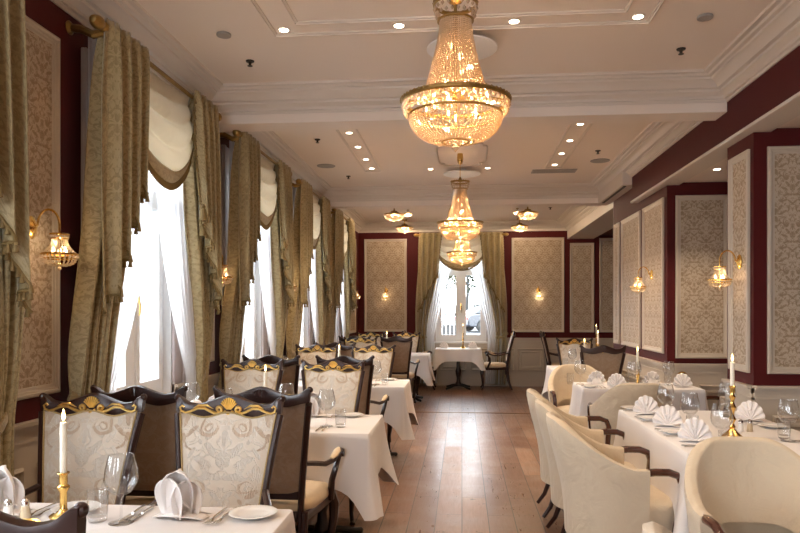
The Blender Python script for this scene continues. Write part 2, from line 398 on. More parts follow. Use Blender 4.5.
# left wall with openings
wl = MB()
edges = [YB - .2] + sum([[c - WH, c + WH] for c in WIN], []) + [YF]
wl.box(XL - .25, XL, YB - .2, YF + .25, -.05, WS); wl.box(XL - .25, XL, YB - .2, YF + .25, WT, ZC)
for i in range(0, len(edges), 2): wl.box(XL - .25, XL, edges[i], edges[i+1] + (.25 if i == len(edges) - 2 else 0), WS, WT)
wall_left = struct(wl.build('wall_left', 'red_paint'))
# far wall with window
XW = -.02
wf = MB(); wf.box(XL, XN, YF, YF + .25, -.05, WS); wf.box(XL, XN, YF, YF + .25, WT, ZC)
wf.box(XL, XW - WH, YF, YF + .25, WS, WT); wf.box(XW + WH, XN, YF, YF + .25, WS, WT)
wall_far = struct(wf.build('wall_far', 'red_paint'))
wb = MB(); wb.box(XL - .25, XN + .2, YB - .2, YB, -.05, WS); wb.box(XL - .25, XN + .2, YB - .2, YB, WT, ZC)
for a, b in ((XL - .25, -1.5), (-.3, XN + .2)): wb.box(a, b, YB - .2, YB, WS, WT)  # unseen window gap added in the back wall to let in fill light
wall_back = struct(wb.build('wall_back', 'cream_paint'))
wall_right = struct(MB().box(XN, XN + .2, YB, YF + .25, -.05, ZC).build('wall_right', 'red_paint'))
pillar_near = struct(MB().box(XR, XN, 5.05, 5.53, 0, 2.75).build('wall_niche_near', 'red_paint'))
pillar_far = struct(MB().add([], []).box(XR, XN, 7.10, 9.55, 0, 3.19).build('wall_niche_far', 'red_paint'))
pillar_c = struct(MB().box(XR, XN, .2, .7, 0, 2.75).build('wall_niche_front', 'red_paint'))
beam_r = struct(MB().box(1.975, 2.12, YB, 8.25, 2.745, 3.19).build('wall_right_upper', 'red_paint'))
struct(MB().box(1.955, 2.16, YB, 8.25, 2.725, 2.75, .005).build('trim_2', 'white_trim'))
struct(MB().box(2.12, XN, YB, 7.10, 2.75, 2.80).build('ceiling_niche', 'ceiling_paint'))
struct(MB().box(XR, 2.54, 9.55, YF, 2.87, 3.19).build('ceiling_soffit', 'white_trim'))
struct(MB().box(2.54, XN, 9.55, YF, 2.93, 3.0).build('ceiling_bay', 'red_paint'))
# ceiling beams
struct(MB().box(XL, XR, 5.36, 5.60, 2.96, ZC - .005).build('ceiling_beam', 'ceiling_paint'))
struct(MB().box(XL, XR, 9.74, 9.98, 2.96, ZC - .005).build('ceiling_beam', 'ceiling_paint'))
# crowns per bay (mitred rectangles)
CROWN = [(0, ZK), (.012, ZK), (.014, ZK+.02), (.03, ZK+.022), (.032, ZK+.04), (.05, ZK+.052), (.075, ZK+.062), (.078, ZK+.078),
         (.105, ZK+.082), (.12, ZK+.10), (.145, ZK+.116), (.175, ZK+.124), (.178, ZK+.138), (.205, ZK+.14), (.215, ZK+.152), (.245, ZK+.155), (.25, ZC)]
def crown(n, x0, x1, y0, y1):
    vs = []; fs = []
    for d, z in CROWN:
        vs += [(x0+d, y0+d, z), (x1-d, y0+d, z), (x1-d, y1-d, z), (x0+d, y1-d, z)]
    for j in range(len(CROWN) - 1):
        for i in range(4): fs.append((j*4+i, j*4+(i+1) % 4, (j+1)*4+(i+1) % 4, (j+1)*4+i))
    struct(MB().add(vs, fs).build('trim_%d' % n, 'white_trim', ang=20))
crown(3, XL, 1.975, YB, 5.36); crown(4, XL, 1.975, 5.60, 9.74); crown(5, XL, XR, 9.98, YF)
# flat rectangular mouldings on ceiling
def strip_frame(n, x0, x1, y0, y1, w=.022, zt=ZC):
    struct(MB().frame((x0, y1, zt), (1, 0, 0), (0, -1, 0), x1 - x0, y1 - y0, [(0, 0), (.004, .013), (w*.4, .016), (w*.5, .010), (w, .008), (w+.002, 0)]).build('trim_%d' % n, 'white_trim', ang=20))
strip_frame(6, -1.17, 1.12, .3, 4.24); strip_frame(7, -1.00, .95, .5, 4.07)
strip_frame(8, -1.20, -.99, 5.95, 8.44); strip_frame(9, .99, 1.20, 5.95, 8.44)
sc_pts = []
for i in range(96):
    a = 2 * PI * i / 96; e = .45; r = 1 - .10 * math.exp(-((abs(math.tan(a / 1.0) if abs(cos(a)) > .01 else 99) - 1) / .25) ** 2)
    sc_pts.append((.27 * r * math.copysign(abs(cos(a)) ** e, cos(a)), 7.66 + .56 * r * math.copysign(abs(sin(a)) ** e, sin(a)), ZC - .004))
struct(MB().tube(sc_pts, .012, 6, closed=True).build('trim_10', 'white_trim'))

# wainscot, dado rails, wallpaper panels: generic on a wall line
PF = [(0, 0), (0, .016), (.006, .022), (.018, .024), (.022, .017), (.030, .015), (.034, .010), (.048, .009), (.052, .0)]
def wall_panel(parent, o, ex, w, z0, z1):
    """o: xy of left corner seen from inside; ex: unit dir to right; normal = ex x z"""
    ex = Vector((ex[0], ex[1], 0)); nrm = ex.cross(Vector((0, 0, 1)))
    o = Vector((o[0], o[1], z0)) + nrm * .002
    h = z1 - z0
    a = o + nrm * .003
    q = MB().add([a, a + ex * w, a + ex * w + Vector((0, 0, h)), a + Vector((0, 0, h))], [(0, 1, 2, 3)])
    p = q.build('wallpaper_panel', 'wallpaper', parent)
    MB().frame(o, ex, (0, 0, 1), w, h, PF).build('panel_frame', 'panel_moulding', p, ang=20)
def wainscot(parent, o, ex, w, panels, ztop=ZD):
    ex = Vector((ex[0], ex[1], 0)); nrm = ex.cross(Vector((0, 0, 1))); o = Vector((o[0], o[1], 0))
    m = MB()
    def bx(a, b, z0, z1, d0, d1):
        P = [o + ex * a + nrm * d0, o + ex * b + nrm * d0, o + ex * b + nrm * d1, o + ex * a + nrm * d1]
        m.add([p + Vector((0, 0, z0)) for p in P] + [p + Vector((0, 0, z1)) for p in P], [(0,3,2,1),(4,5,6,7),(0,1,5,4),(1,2,6,5),(2,3,7,6),(3,0,4,7)])
    bx(0, w, 0, ztop - .02, 0, .015)
    for a, b in panels:
        m.frame(o + ex * a + nrm * .015 + Vector((0, 0, .30)), ex, (0, 0, 1), b - a, .44, [(0, 0), (0, .016), (.012, .024), (.022, .010), (.032, .006), (.036, 0)])
        m.frame(o + ex * (a + .055) + nrm * .015 + Vector((0, 0, .355)), ex, (0, 0, 1), b - a - .11, .33, [(0, 0), (.002, .012), (.018, .016), (.03, .004), (.032, .003)])
    m.build('wainscot', 'cream_paint', parent, ang=20)
    m = MB()
    bx(0, w, ztop - .035, ztop - .018, 0, .030); bx(0, w, ztop - .018, ztop, 0, .045); bx(0, w, ztop - .10, ztop - .085, 0, .022); bx(0, w, ztop - .055, ztop - .035, 0, .022)
    m.build('dado_rail', 'panel_moulding', parent)
    m = MB(); bx(0, w, 0, .14, 0, .028); bx(0, w, .14, .165, 0, .022); m.build('skirting', 'cream_paint', parent)
# left wall: inside view -> right = +Y
for i in range(len(edges) // 2):
    a, b = edges[2*i], edges[2*i+1]
    if b < 1.2: continue
    if i == len(edges) // 2 - 1: wall_panel(wall_left, (XL, a + .3), (0, 1), 1.6, 1.056, 2.86)
    elif i == 3: wall_panel(wall_left, (XL, a + .36), (0, 1), (b - a) - .76, 1.056, 2.86)
    else: wall_panel(wall_left, (XL, a + .40), (0, 1), (b - a) - .80, 1.056, 2.86)
# note: wainscot below sills stops at sill height .84
segs = []
for i in range(len(edges) // 2): segs.append((max(YB, edges[2*i] - 0), edges[2*i+1]))
for a, b in segs:
    w = b - a; n = max(1, round(w / .8)); pw = w / n
    wainscot(wall_left, (XL, a), (0, 1), w, [(k * pw + .06, (k + 1) * pw - .06) for k in range(n)])
for c in WIN:
    wainscot(wall_left, (XL, c - WH), (0, 1), 2 * WH, [(.08, WH - .04), (WH + .04, 2 * WH - .08)], WS)
# far wall (right = +X)
for x0, x1, zt in ((-1.94, -1.09, 2.90), (.97, 1.98, 2.90), (2.09, 2.55, 2.79), (2.65, 3.30, 2.88)):
    wall_panel(wall_far, (x0, YF), (1, 0), x1 - x0, 1.056, zt)
wainscot(wall_far, (XL, YF), (1, 0), XW - WH - XL, [(.1, .62), (.68, 1.32)])
wainscot(wall_far, (XW + WH, YF), (1, 0), 3.4 - XW - WH, [(.25, .55), (.60, 1.12), (1.18, 1.72), (1.78, 2.4)])
wainscot(wall_far, (XW - WH, YF), (1, 0), 2 * WH, [(.08, .6), (.7, 1.22)], WS)
# pillar faces.  front faces look to -Y (right = +X); side faces look to -X (inside view right = -Y)
wall_panel(pillar_near, (2.13, 5.05), (1, 0), .9, 1.03, 2.62); wainscot(pillar_near, (XR, 5.05), (1, 0), 1.36, [(.12, .62), (.7, 1.2)])
wall_panel(pillar_near, (XR, 5.46), (0, -1), .36, 1.03, 2.62); wainscot(pillar_near, (XR, 5.53), (0, -1), .48, [(.06, .42)])
wall_panel(pillar_far, (2.12, 7.10), (1, 0), .51, 1.0, 2.62); wall_panel(pillar_far, (2.78, 7.10), (1, 0), .5, 1.0, 2.62)
wainscot(pillar_far, (XR, 7.10), (1, 0), 1.36, [(.30, .95)])
for a, b in ((7.98, 7.19), (9.02, 8.10), (9.46, 9.15)): wall_panel(pillar_far, (XR, a), (0, -1), a - b, 1.04, 2.62)
wainscot(pillar_far, (XR, 9.55), (0, -1), 2.45, [(.06, .42), (.5, 1.4), (1.5, 2.38)])
wainscot(wall_right, (XN, YF), (0, -1), YF - 9.55, [(.1, 1.9), (2.0, 3.9)]); wainscot(wall_right, (XN, 7.1), (0, -1), 1.57, [(.1, 1.4)])
wainscot(wall_right, (XN, 5.05), (0, -1), 4.3, [(.1, 1.4), (1.5, 2.8), (2.9, 4.2)])
# ------------------------------------------------------------------ windows (local: x right, y into wall, z up)
def wparent(name, loc, rz):
    o = bpy.data.objects.new(name, None); COL.objects.link(o); o.location = loc; o.rotation_euler = (0, 0, rz); o['kind'] = 'structure'; return o
def make_window(n, loc, rz):
    r = wparent('window_%d' % n, loc, rz)
    D = .11
    m = MB()
    m.box(-WH, -WH + .015, 0, .26, WS, WT); m.box(WH - .015, WH, 0, .26, WS, WT); m.box(-WH, WH, 0, .26, WT - .015, WT); m.box(-WH, WH, D, .28, WS, WS + .02)
    m.build('reveal', 'window_paint', r)
    MB().box(-WH - .03, WH + .03, -.05, D, WS - .005, WS + .03, .006).build('window_sill', 'window_paint', r)
    m = MB()
    for q in (-1, 1): m.box(q * WH, q * (WH + .18), -.022, .0, WS, WT + .06, .004); m.box(q * (WH + .14), q * (WH + .18), -.034, -.02, WS, WT + .06, .004)
    m.box(-WH, WH, -.022, 0, WT, WT + .06, .004); m.build('architrave', 'reveal_paint', r)
    m = MB(); y0, y1 = D - .05, D + .0
    z0, z1 = WS + .03, WT - .015
    m.box(-WH + .015, -WH + .07, y0, y1, z0, z1); m.box(WH - .07, WH - .015, y0, y1, z0, z1)
    m.box(-WH + .07, WH - .07, y0, y1, z0, z0 + .07); m.box(-WH + .07, WH - .07, y0, y1, z1 - .06, z1)
    m.box(-.05, .05, y0 - .005, y1 + .005, z0 + .07, z1 - .06); m.box(-WH + .07, -.05, y0, y1, 2.22, 2.30); m.box(.05, WH - .07, y0, y1, 2.22, 2.30)
    m.build('window_frame', 'window_paint', r)
    for s in (-1, 1):
        m = MB(); a, b = (.05, WH - .07)
        for (p, q, u, v) in ((a, a + .05, z0 + .07, 2.22), (b - .05, b, z0 + .07, 2.22), (a + .05, b - .05, z0 + .07, z0 + .13), (a + .05, b - .05, 2.17, 2.22)):
            m.box(s * p, s * q, y0 - .02, y1 - .01, u, v)
        sash = m.build('window_sash', 'window_paint', r)
        MB().box(s * (a + .05), s * (b - .05), D - .035, D - .030, z0 + .13, 2.17).build('pane', 'window_glass', sash)
        MB().box(s * a, s * b, D - .035, D - .030, 2.30, z1 - .06).build('pane', 'window_glass', r)
    m = MB().box(-.012, .012, y0 - .035, y0 - .02, 1.50, 1.62, .003); m.tube([(0, y0 - .03, 1.56), (0, y0 - .06, 1.56), (.01, y0 - .065, 1.50), (.0, y0 - .065, 1.44)], .008, 6)
    m.build('window_handle', 'brass', r)
    return r
for i, c in enumerate(WIN[2:]): make_window(i + 1, (XL, c, 0), PI / 2)
make_window(6, (XW, YF, 0), 0)

# ------------------------------------------------------------------ curtains
PY = -.20; PZ = 2.95; PW = .85
def make_pole():
    r = thing('curtain_pole', '', 'curtain pole')
    MB().tube([(-PW + .03, PY, PZ), (PW - .03, PY, PZ)], .014, 10).build('rod', 'antique_gold', r)
    for s in (-1, 1):
        m = MB(); prof = [(.001, -.07), (.018, -.065), (.03, -.045), (.036, -.02), (.032, .005), (.022, .022), (.028, .03), (.030, .045), (.020, .055), (.016, .075)]
        m.lathe(prof, 14); m.xf(Matrix.Translation((s * (PW + .0), PY, PZ)) @ Matrix.Rotation(s * PI / 2 * -1, 4, 'Y'))
        m.build('finial', 'antique_gold', r)
        m = MB()
        pts = [(s * (PW - .06), -.005, PZ + .01), (s * (PW - .06), PY * .35, PZ), (s * (PW - .05), PY * .7, PZ - .035), (s * (PW - .06), PY, PZ - .018)]
        m.tube(pts, lambda t: .022 - .006 * sin(t * PI * 3), 8)
        k = len(m.v); m.lathe([(.034, 0), (.038, .006), (.030, .012), (.022, .02), (.014, .03)], 14)
        m.xf(Matrix.Translation((s * (PW - .06), 0, PZ + .01)) @ Matrix.Rotation(PI / 2, 4, 'X'), k)
        m.build('bracket', 'antique_gold', r)
    return r
def curtain_edges(t, tie):
    """t: 0 top..1 floor -> (outer, inner) distance from window centre"""
    z = PZ * (1 - t)
    o = lerp(.79, .90, sstep(0, .6, t)); i = .40
    if z > tie: k = sstep(PZ - .2, tie, z); k = k ** 1.2; i = lerp(.40, .67, k)
    else: i = lerp(.67, .64, sstep(tie, 0, z))
    return o, i
def make_curtain(s, seed, tie=.98):
    """s=-1 left of window, +1 right"""
    rnd = random.Random(seed); ph = [rnd.uniform(0, 6.28) for _ in range(4)]
    r = thing('curtain', '', 'curtain')
    nu, nv = 84, 60
    def f(u, v):
        z = PZ + .035 - (PZ + .035 - .03) * v
        o, i = curtain_edges(v, tie); x = lerp(o, i, u)
        g = 1 - math.exp(-v * 14)
        pinch = math.exp(-((z - tie) / .16) ** 2)
        amp = (.014 + .030 * g) * (1 - .45 * pinch)
        y = PY - .0 + amp * (sin(2 * PI * 7 * u + ph[0] + .5 * sin(3 * v + ph[1])) + .35 * sin(2 * PI * 15 * u + ph[2]) * (1 - .6 * g))
        y += .05 * g - .01 * pinch + .012 * sin(4 * v + 5 * u + ph[3]) * g + .06 * sstep(2.0, 1.0, z) * (1 - u * .5) + .02 * sstep(1.2, .6, z)
        x += .010 * sin(2 * PI * 7 * u * .5 + 6 * v) * g
        if v < .03: y += .006 * sin(2 * PI * 30 * u)
        return (s * x, y, z)
    o = MB().grid(f, nu, nv).build('drape', 'curtain_fabric', r, ang=180, solid=.004); uvgrid(o, nu, nv, 1.1, PZ)
    # jabot (pleated tail) in front: inner edge short, outer long, zig-zag pleats
    hem = []
    def hemz(u): return lerp(1.46, 2.22, u) + .030 * sin(2 * PI * 4 * u)
    def g2(u, v):
        zt = PZ + .045; z = lerp(zt, hemz(u), v); t = (zt - z) / PZ
        xo, xi = lerp(.81, .82, v), lerp(.36, .39, v)
        x = lerp(xo + .01 * v, xi + .05 * v, u)
        gg = 1 - math.exp(-v * 10)
        y = PY - .030 - .01 * v + (.012 + .026 * gg) * sin(2 * PI * 4 * u + .5 + .3 * sin(4 * v)) + .006 * sin(2 * PI * 19 * u) * (1 - gg * .7)
        x += .016 * cos(2 * PI * 4 * u + .5) * gg
        if v < .06: y += .006 * sin(2 * PI * 26 * u)
        return (s * x, y, z)
    j = MB().grid(g2, 72, 40).build('jabot', 'curtain_fabric', r, ang=180, solid=.004); uvgrid(j, 72, 40, .95, 1.2)
    edge = [g2(i / 60, 1) for i in range(61)] + [g2(1, 1 - i / 30) for i in range(1, 29)]
    m = MB().tube(edge, .0085, 6)
    L_ = 0; last = Vector(edge[0])
    for p in edge:
        p = Vector(p); L_ += (p - last).length; last = p
        if L_ > .028:
            L_ = 0
            a = rnd.uniform(-.006, .006)
            m.lathe([(.003, 0), (.007, -.008), (.0075, -.013), (.013, -.040), (.002, -.042)], 6, (p.x + a, p.y - .004, p.z))
    m.build('fringe', 'cord_trim', j, ang=60)
    for u, ll in ((1.0, .09), (.80, .07)):
        p = g2(u, 1); m = MB().lathe([(.002, 0), (.014, -.01), (.015, -.02), (.008, -.03), (.019, -.034), (.022, -ll - .02), (.003, -ll - .022)], 10, (p[0], p[1] - .02, p[2] - .0))
        m.build('tassel', 'cord_trim', j)
    # tie band
    xo, xi = curtain_edges((PZ - tie) / PZ, tie)
    pts = [(s * lerp(xo + .01, xi - .02, k / 8), PY + .125 - .050 * sin(PI * k / 8), tie + .06 - .10 * sin(PI * (k / 8) * .5)) for k in range(9)]
    MB().tube(pts, .010, 8, ry=.028).build('tieback', 'curtain_fabric', r)
    return r
def make_swag():
    r = thing('swag', '', 'swag valance')
    def f(u, v):
        w = lerp(.47, .45, v); x = lerp(-w, w, u); q = 1 - (2 * u - 1) ** 2
        top = PZ + .02 - .02 * q; bot = 2.60 - .27 * q ** .62
        z = lerp(top, bot, v) - .16 * q ** .7 * v * (1 - v)
        q2 = (1 - abs(2 * u - 1) ** 1.4); ph_ = 2 * PI * (4.2 * v ** .75 + .9 * (u - .5) * (1 - v) + .15 * sin(5 * u))
        fold = .5 + .5 * cos(ph_)
        y = PY + .04 - .07 * sin(PI * v * .9) * (.3 + .7 * q) + .050 * fold ** 1.5 * (.25 + .75 * q2) + .006 * sin(2 * PI * 13 * u) * (1 - v)
        z += .010 * sin(ph_) * q2
        return (x, y, z)
    o = MB().grid(f, 48, 56).build('swag_cloth', 'cream_silk', r, ang=180, solid=.003)
    # lower gold-green band with fringe
    def b(u, v):
        p = f(u, 1); q = 1 - (2 * u - 1) ** 2
        return (p[0] * (1 - .03 * v), p[1] - .012 - .006 * sin(v * PI), p[2] + .05 * (1 - v) - .05 * v * (.4 + .6 * q))
    MB().grid(b, 48, 6).build('hem_band', 'curtain_fabric', o, ang=180, solid=.004)
    m = MB(); n = 90
    for i in range(n + 1):
        p = b(i / n, 1); m.lathe([(.0045, .004), (.0052, -.018), (.0062, -.040), (.001, -.042)], 5, (p[0], p[1] - .003, p[2]))
    m.tube([b(i / 40, 1) for i in range(41)], .006, 6)
    m.build('bullion_fringe', 'cord_trim', o, ang=60)
    return r
def make_sheer(s, seed, ex=1.8, z1=2.55):
    rnd = random.Random(seed); p0 = rnd.uniform(0, 6)
    def f(u, v):
        z = lerp(PZ - .02, .05, v); tie = 1.02
        k = max(0, min(1, (z1 - z) / (z1 - tie))) if z > tie else 1
        inn = lerp(.01, .52, k ** ex) if z > tie else lerp(.52, .46, sstep(tie, 0, z))
        x = lerp(.80, inn, u)
        y = PY + .095 + (.010 + .012 * v) * sin(2 * PI * 9 * u + p0 + 1.2 * sin(2 * v)) * (1 - .5 * k)
        return (s * x, y, z)
    o = MB().grid(f, 170, 40).build('sheer_curtain', 'sheer', None, ang=180)
    return tag(o, '', 'sheer curtain')
places = [((XL, c, 0), PI / 2) for c in WIN[2:]] + [((XW, YF, 0), 0)]
names = ['nearest left window', 'first full left window', 'second full left window', 'third full left window', 'last left window', 'end wall window']
pole = make_pole(); swag = make_swag()
cur = {-1: make_curtain(-1, 3), 1: make_curtain(1, 11)}; shr = {-1: make_sheer(-1, 5), 1: make_sheer(1, 8)}; shr_end = {-1: make_sheer(-1, 15, .85, 2.85), 1: make_sheer(1, 18, .85, 2.85)}
reg(None)
for k, (loc, rz) in enumerate(places):
    nm = names[k]
    use_first(pole, loc, rz, 'gilded curtain pole with carved finials over the ' + nm, 'gilded curtain poles')
    use_first(swag, loc, rz, 'cream draped swag with fringed hem over the ' + nm, 'cream swags')
    for s in (-1, 1):
        side = ('near' if s < 0 else 'far') if k < 5 else ('left' if s < 0 else 'right')
        if k == 0 and s < 0: continue
        use_first(cur[s], loc, rz, 'green-gold damask curtain with fringed tail, %s side of %s' % (side, nm), 'green-gold damask curtains')
        use_first((shr if k < 5 else shr_end)[s], loc, rz, 'white sheer curtain tied back, %s side of %s' % (side, nm), 'white sheer curtains')

# ------------------------------------------------------------------ crystal lamps
def ring(m, R0, z, r=.006, n=40, ry=None):
    return m.tube([(R0 * cos(2*PI*i/n), R0 * sin(2*PI*i/n), z) for i in range(n)], r, 6, ry=ry, closed=True)
def beadring(m, R0, z, n, r):
    for i in range(n): m.sphere((R0 * cos(2*PI*i/n), R0 * sin(2*PI*i/n), z), r, 6)
def make_chandelier():
    r = thing('chandelier', '', 'chandelier')   # origin at ring height
    m = MB(); ring(m, .247, .012, .008, 56, .012); beadring(m, .252, .018, 56, .006); ring(m, .213, -.052, .006, 48)
    ring(m, .098, .462, .007, 28, .010); beadring(m, .101, .470, 26, .006); ring(m, .080, .385, .006, 24); ring(m, .062, -.172, .006, 20)
    for i in range(6):
        a = 2*PI*i/6; m.tube([(.245*cos(a), .245*sin(a), .012), (.16*cos(a), .16*sin(a), .03), (.02*cos(a), .02*sin(a), .03)], .004, 5)
    m.tube([(0, 0, .51), (0, 0, -.12)], .008, 8); m.lathe([(.01, .02), (.05, .03), (.04, .05), (.01, .07)], 16); m.lathe([(.01, .46), (.03, .47), (.02, .49), (.006, .52)], 12)
    m.build('brass_rings', 'antique_gold', r)
    m = MB()
    ns, nb = 52, 38
    for i in range(ns):
        a = 2*PI*i/ns
        for j in range(nb):
            t = j / (nb - 1); rr = .070 + .085 * t ** 1.45; z = .378 - .358 * t
            m.octa((rr*cos(a), rr*sin(a), z), .0066 + .002 * t, .0062)
    m.build('crystal_cone', 'crystal', r, ang=10)['kind'] = 'stuff'
    m = MB(); ns, nb = 64, 20
    for i in range(ns):
        a = 2*PI*i/ns
        for j in range(nb):
            t = (j + .5) / nb; th = t * PI / 2
            rr = .062 + .150 * cos(th) ** .85; z = -.055 - .115 * sin(th) 
            m.octa((rr*cos(a), rr*sin(a), z), .0082 - .0035 * t, .0058)
    m.octa((0, 0, -.20), .02, .022, 8)
    for i in range(18):
        a = 2*PI*i/18
        for q in (.02, .04): m.octa((q*cos(a), q*sin(a), -.178), .007, .006)
    m.build('crystal_bowl', 'crystal', r, ang=10)['kind'] = 'stuff'
    m = MB()
    for row, (rr, z) in enumerate(((.243, -.008), (.236, -.034))):
        for i in range(48):
            a = 2*PI*(i + row*.5)/48; m.octa((rr*cos(a), rr*sin(a), z), .012, .015, 5)
    for row, (rr, z) in enumerate(((.097, .440), (.090, .412))):
        for i in range(20):
            a = 2*PI*(i + row*.5)/20; m.octa((rr*cos(a), rr*sin(a), z), .009, .013, 5)
    m.build('crystal_drops', 'crystal', r, ang=10)['kind'] = 'stuff'
    for i in range(8):
        a = 2*PI*i/8 + .2; MB().lathe([(.003, -.015), (.0065, -.008), (.0075, .0), (.005, .011), (.0005, .019)], 8, (.17*cos(a), .17*sin(a), .01)).build('bulb', 'bulb', r)
    for z, x in ((.14, .03), (.26, -.02), (.21, .02), (.09, -.05)): MB().lathe([(.003, -.015), (.0065, -.008), (.0075, .0), (.005, .011), (.0005, .019)], 8, (x, -.03, z)).build('bulb', 'bulb', r)
    m = MB(); m.tube([(0, 0, .50), (0, 0, .70)], .0035, 6); k = len(m.v)
    m.lathe([(.008, .655), (.025, .67), (.032, .70), (.034, .735), (.03, .78)], 16)
    m.build('hanging_rod', 'brass', r)
    return r
def add_light(name, kind, loc, energy, col, parent=None, size=.05, **kw):
    l = bpy.data.lights.new(name, kind); l.energy = energy; l.color = col
    if kind in ('POINT', 'SPOT'): l.shadow_soft_size = size
    for k, v in kw.items(): setattr(l, k, v)
    o = bpy.data.objects.new(name, l); COL.objects.link(o); o.location = loc
    if parent: o.parent = parent
    return o
ch = make_chandelier(); WARM = (1, .75, .49); AMBER = (1, .60, .29)
for q in range(4): add_light('lamp_glow', 'POINT', (.13 * cos(q * PI / 2 + .4), .13 * sin(q * PI / 2 + .4), -.025), 4.2, AMBER, ch, .012)
add_light('lamp_glow', 'POINT', (0, 0, .09), 6, AMBER, ch, .014); add_light('lamp_glow', 'POINT', (0, 0, -.09), 4.5, AMBER, ch, .014); add_light('lamp_glow', 'POINT', (0, 0, .19), 4, AMBER, ch, .012); add_light('lamp_glow', 'POINT', (0, 0, .29), 2.5, AMBER, ch, .012)
reg(None)
for k, (x, y, lab) in enumerate(((-.03, 3.2, 'large crystal chandelier nearest the camera'), (-.02, 7.62, 'middle crystal chandelier hanging on a short brass rod'),
                    (0, 11.5, 'farthest crystal chandelier in front of the end wall window'), (0, -.9, 'crystal chandelier added unseen behind the camera as warm fill light'))):  # last copy is an added lamp out of view, for warm fill
    use_first(ch, (x, y, 2.425), 0, lab, 'crystal chandeliers')
def make_flush():
    r = thing('ceiling_lamp', '', 'ceiling lamp')
    m = MB(); ring(m, .165, .0, .008, 36, .012); m.lathe([(.05, .06), (.06, .04), (.155, .012), (.165, .0)][::-1], 28); m.tube([(0,0,.05),(0,0,.16)], .012, 8); m.lathe([(.05,.13),(.055,.15),(.05,.16)],16)
    m.build('lamp_rim', 'antique_gold', r)
    m = MB()
    for i in range(40):
        a = 2*PI*i/40; m.octa((.163*cos(a), .163*sin(a), -.018), .011, .014, 5)
        for j in range(8):
            th = (j + .5) / 8 * PI / 2; rr = .15 * cos(th) ** .8; m.octa((rr*cos(a), rr*sin(a), -.035 - .06 * sin(th)), .007, .007)
    m.octa((0, 0, -.11), .014, .016, 6)
    m.build('crystal_bowl', 'crystal', r, ang=10)['kind'] = 'stuff'
    for i in range(3):
        a = 2*PI*i/3; MB().sphere((.07*cos(a), .07*sin(a), -.02), .014, 8).build('bulb', 'bulb', r)
    add_light('lamp_glow', 'POINT', (0, 0, -.03), 15, WARM, r, .014)
    return r
fl = make_flush(); reg(None)
for x, y, sc_, lab in ((-1.1, 11.2, 1, 'crystal bowl ceiling lamp, front left of the end bay'), (-1.08, 13.0, .95, 'crystal bowl ceiling lamp, rear left of the end bay'),
                  (1.05, 11.2, 1, 'crystal bowl ceiling lamp, front right of the end bay'), (1.07, 13.0, .95, 'crystal bowl ceiling lamp, rear right of the end bay'),
                  (-.92, 11.75, .42, 'small crystal ceiling lamp between the two left bowls'), (.93, 11.75, .42, 'small crystal ceiling lamp between the two right bowls')):
    o = use_first(fl, (x, y, ZC - .16 * sc_), 0, lab, 'crystal bowl ceiling lamps'); o.scale = (sc_,) * 3
def make_sconce():
    # local: wall plate at origin, projects along -y
    r = thing('wall_sconce', '', 'wall lamp')
    m = MB().lathe([(.036, 0), (.040, .006), (.034, .014), (.018, .022), (.001, .03)], 18, sy=1.4); m.xf(Matrix.Rotation(PI / 2, 4, 'X'))
    m.build('wall_plate', 'brass', r)
    pts = [(0, -.02, 0)] + [(0, -.035 - .055 * (1 - cos(t)), .01 + .075 * sin(t)) for t in [i * PI / 12 for i in range(13)]] + [(0, -.145, -.02), (0, -.145, -.04)]
    MB().tube(pts, .0055, 8).build('swan_neck_arm', 'brass', r)
    C = (0, -.145, 0); m = MB()
    def rg(R0, z, rr, n=24): m.tube([(C[0] + R0*cos(2*PI*i/n), C[1] + R0*sin(2*PI*i/n), z) for i in range(n)], rr, 6, closed=True)
    rg(.040, -.035, .005); rg(.038, -.055, .003); rg(.080, -.130, .0055); rg(.070, -.150, .003); rg(.03, -.178, .003); m.tube([(0, -.145, -.03), (0, -.145, -.12)], .004, 6)
    m.build('brass_rings', 'brass', r)
    m = MB()
    def P(R0, a, z): return (C[0] + R0*cos(a), C[1] + R0*sin(a), z)
    for i in range(22):
        a = 2*PI*i/22
        for j in range(8):
            t = j / 7; m.octa(P(.034 + .036 * t ** 2, a, -.060 - .062 * t), .0045, .0055)
        m.octa(P(.038, a, -.045), .006, .009, 5); m.octa(P(.079, a, -.142), .008, .010, 5)
        for j in range(5):
            th = (j + .3) / 5 * PI / 2; m.octa(P(.022 + .052 * cos(th), a, -.152 - .032 * sin(th)), .006, .006)
    m.octa((0, -.145, -.198), .011, .014, 6)
    m.build('crystal_shade', 'crystal', r, ang=10)['kind'] = 'stuff'
    for i in range(3):
        a = 2*PI*i/3 + .5; MB().lathe([(.003, -.012), (.008, -.004), (.009, .004), (.0005, .022)], 8, P(.03, a, -.115)).build('bulb', 'bulb', r)
    add_light('lamp_glow', 'POINT', (0, -.145, -.11), 2.2, WARM, r, .009)
    return r
sn = make_sconce(); reg(None)
for loc, rz, lab in (((XL + .005, 3.13, 1.87), PI / 2, 'crystal wall sconce between the first two left curtains, nearest the camera'),
        ((XL + .005, 5.38, 1.87), PI / 2, 'crystal wall sconce between the second and third left windows'),
        ((XL + .005, 7.54, 1.87), PI / 2, 'crystal wall sconce between the third and fourth left windows'),
        ((XL + .005, 12.35, 1.87), PI / 2, 'crystal wall sconce past the last left window'),
        ((-1.50, YF - .005, 1.87), 0, 'crystal wall sconce on the end wall left of the window'),
        ((1.48, YF - .005, 1.87), 0, 'crystal wall sconce on the end wall right of the window'),
        ((XR - .005, 7.63, 1.86), -PI / 2, 'crystal wall sconce on the far wallpapered pillar, right side'),
        ((XR - .005, 5.27, 1.83), -PI / 2, 'crystal wall sconce on the near narrow pillar, right side')):
    use_first(sn, loc, rz, lab, 'crystal wall sconces')

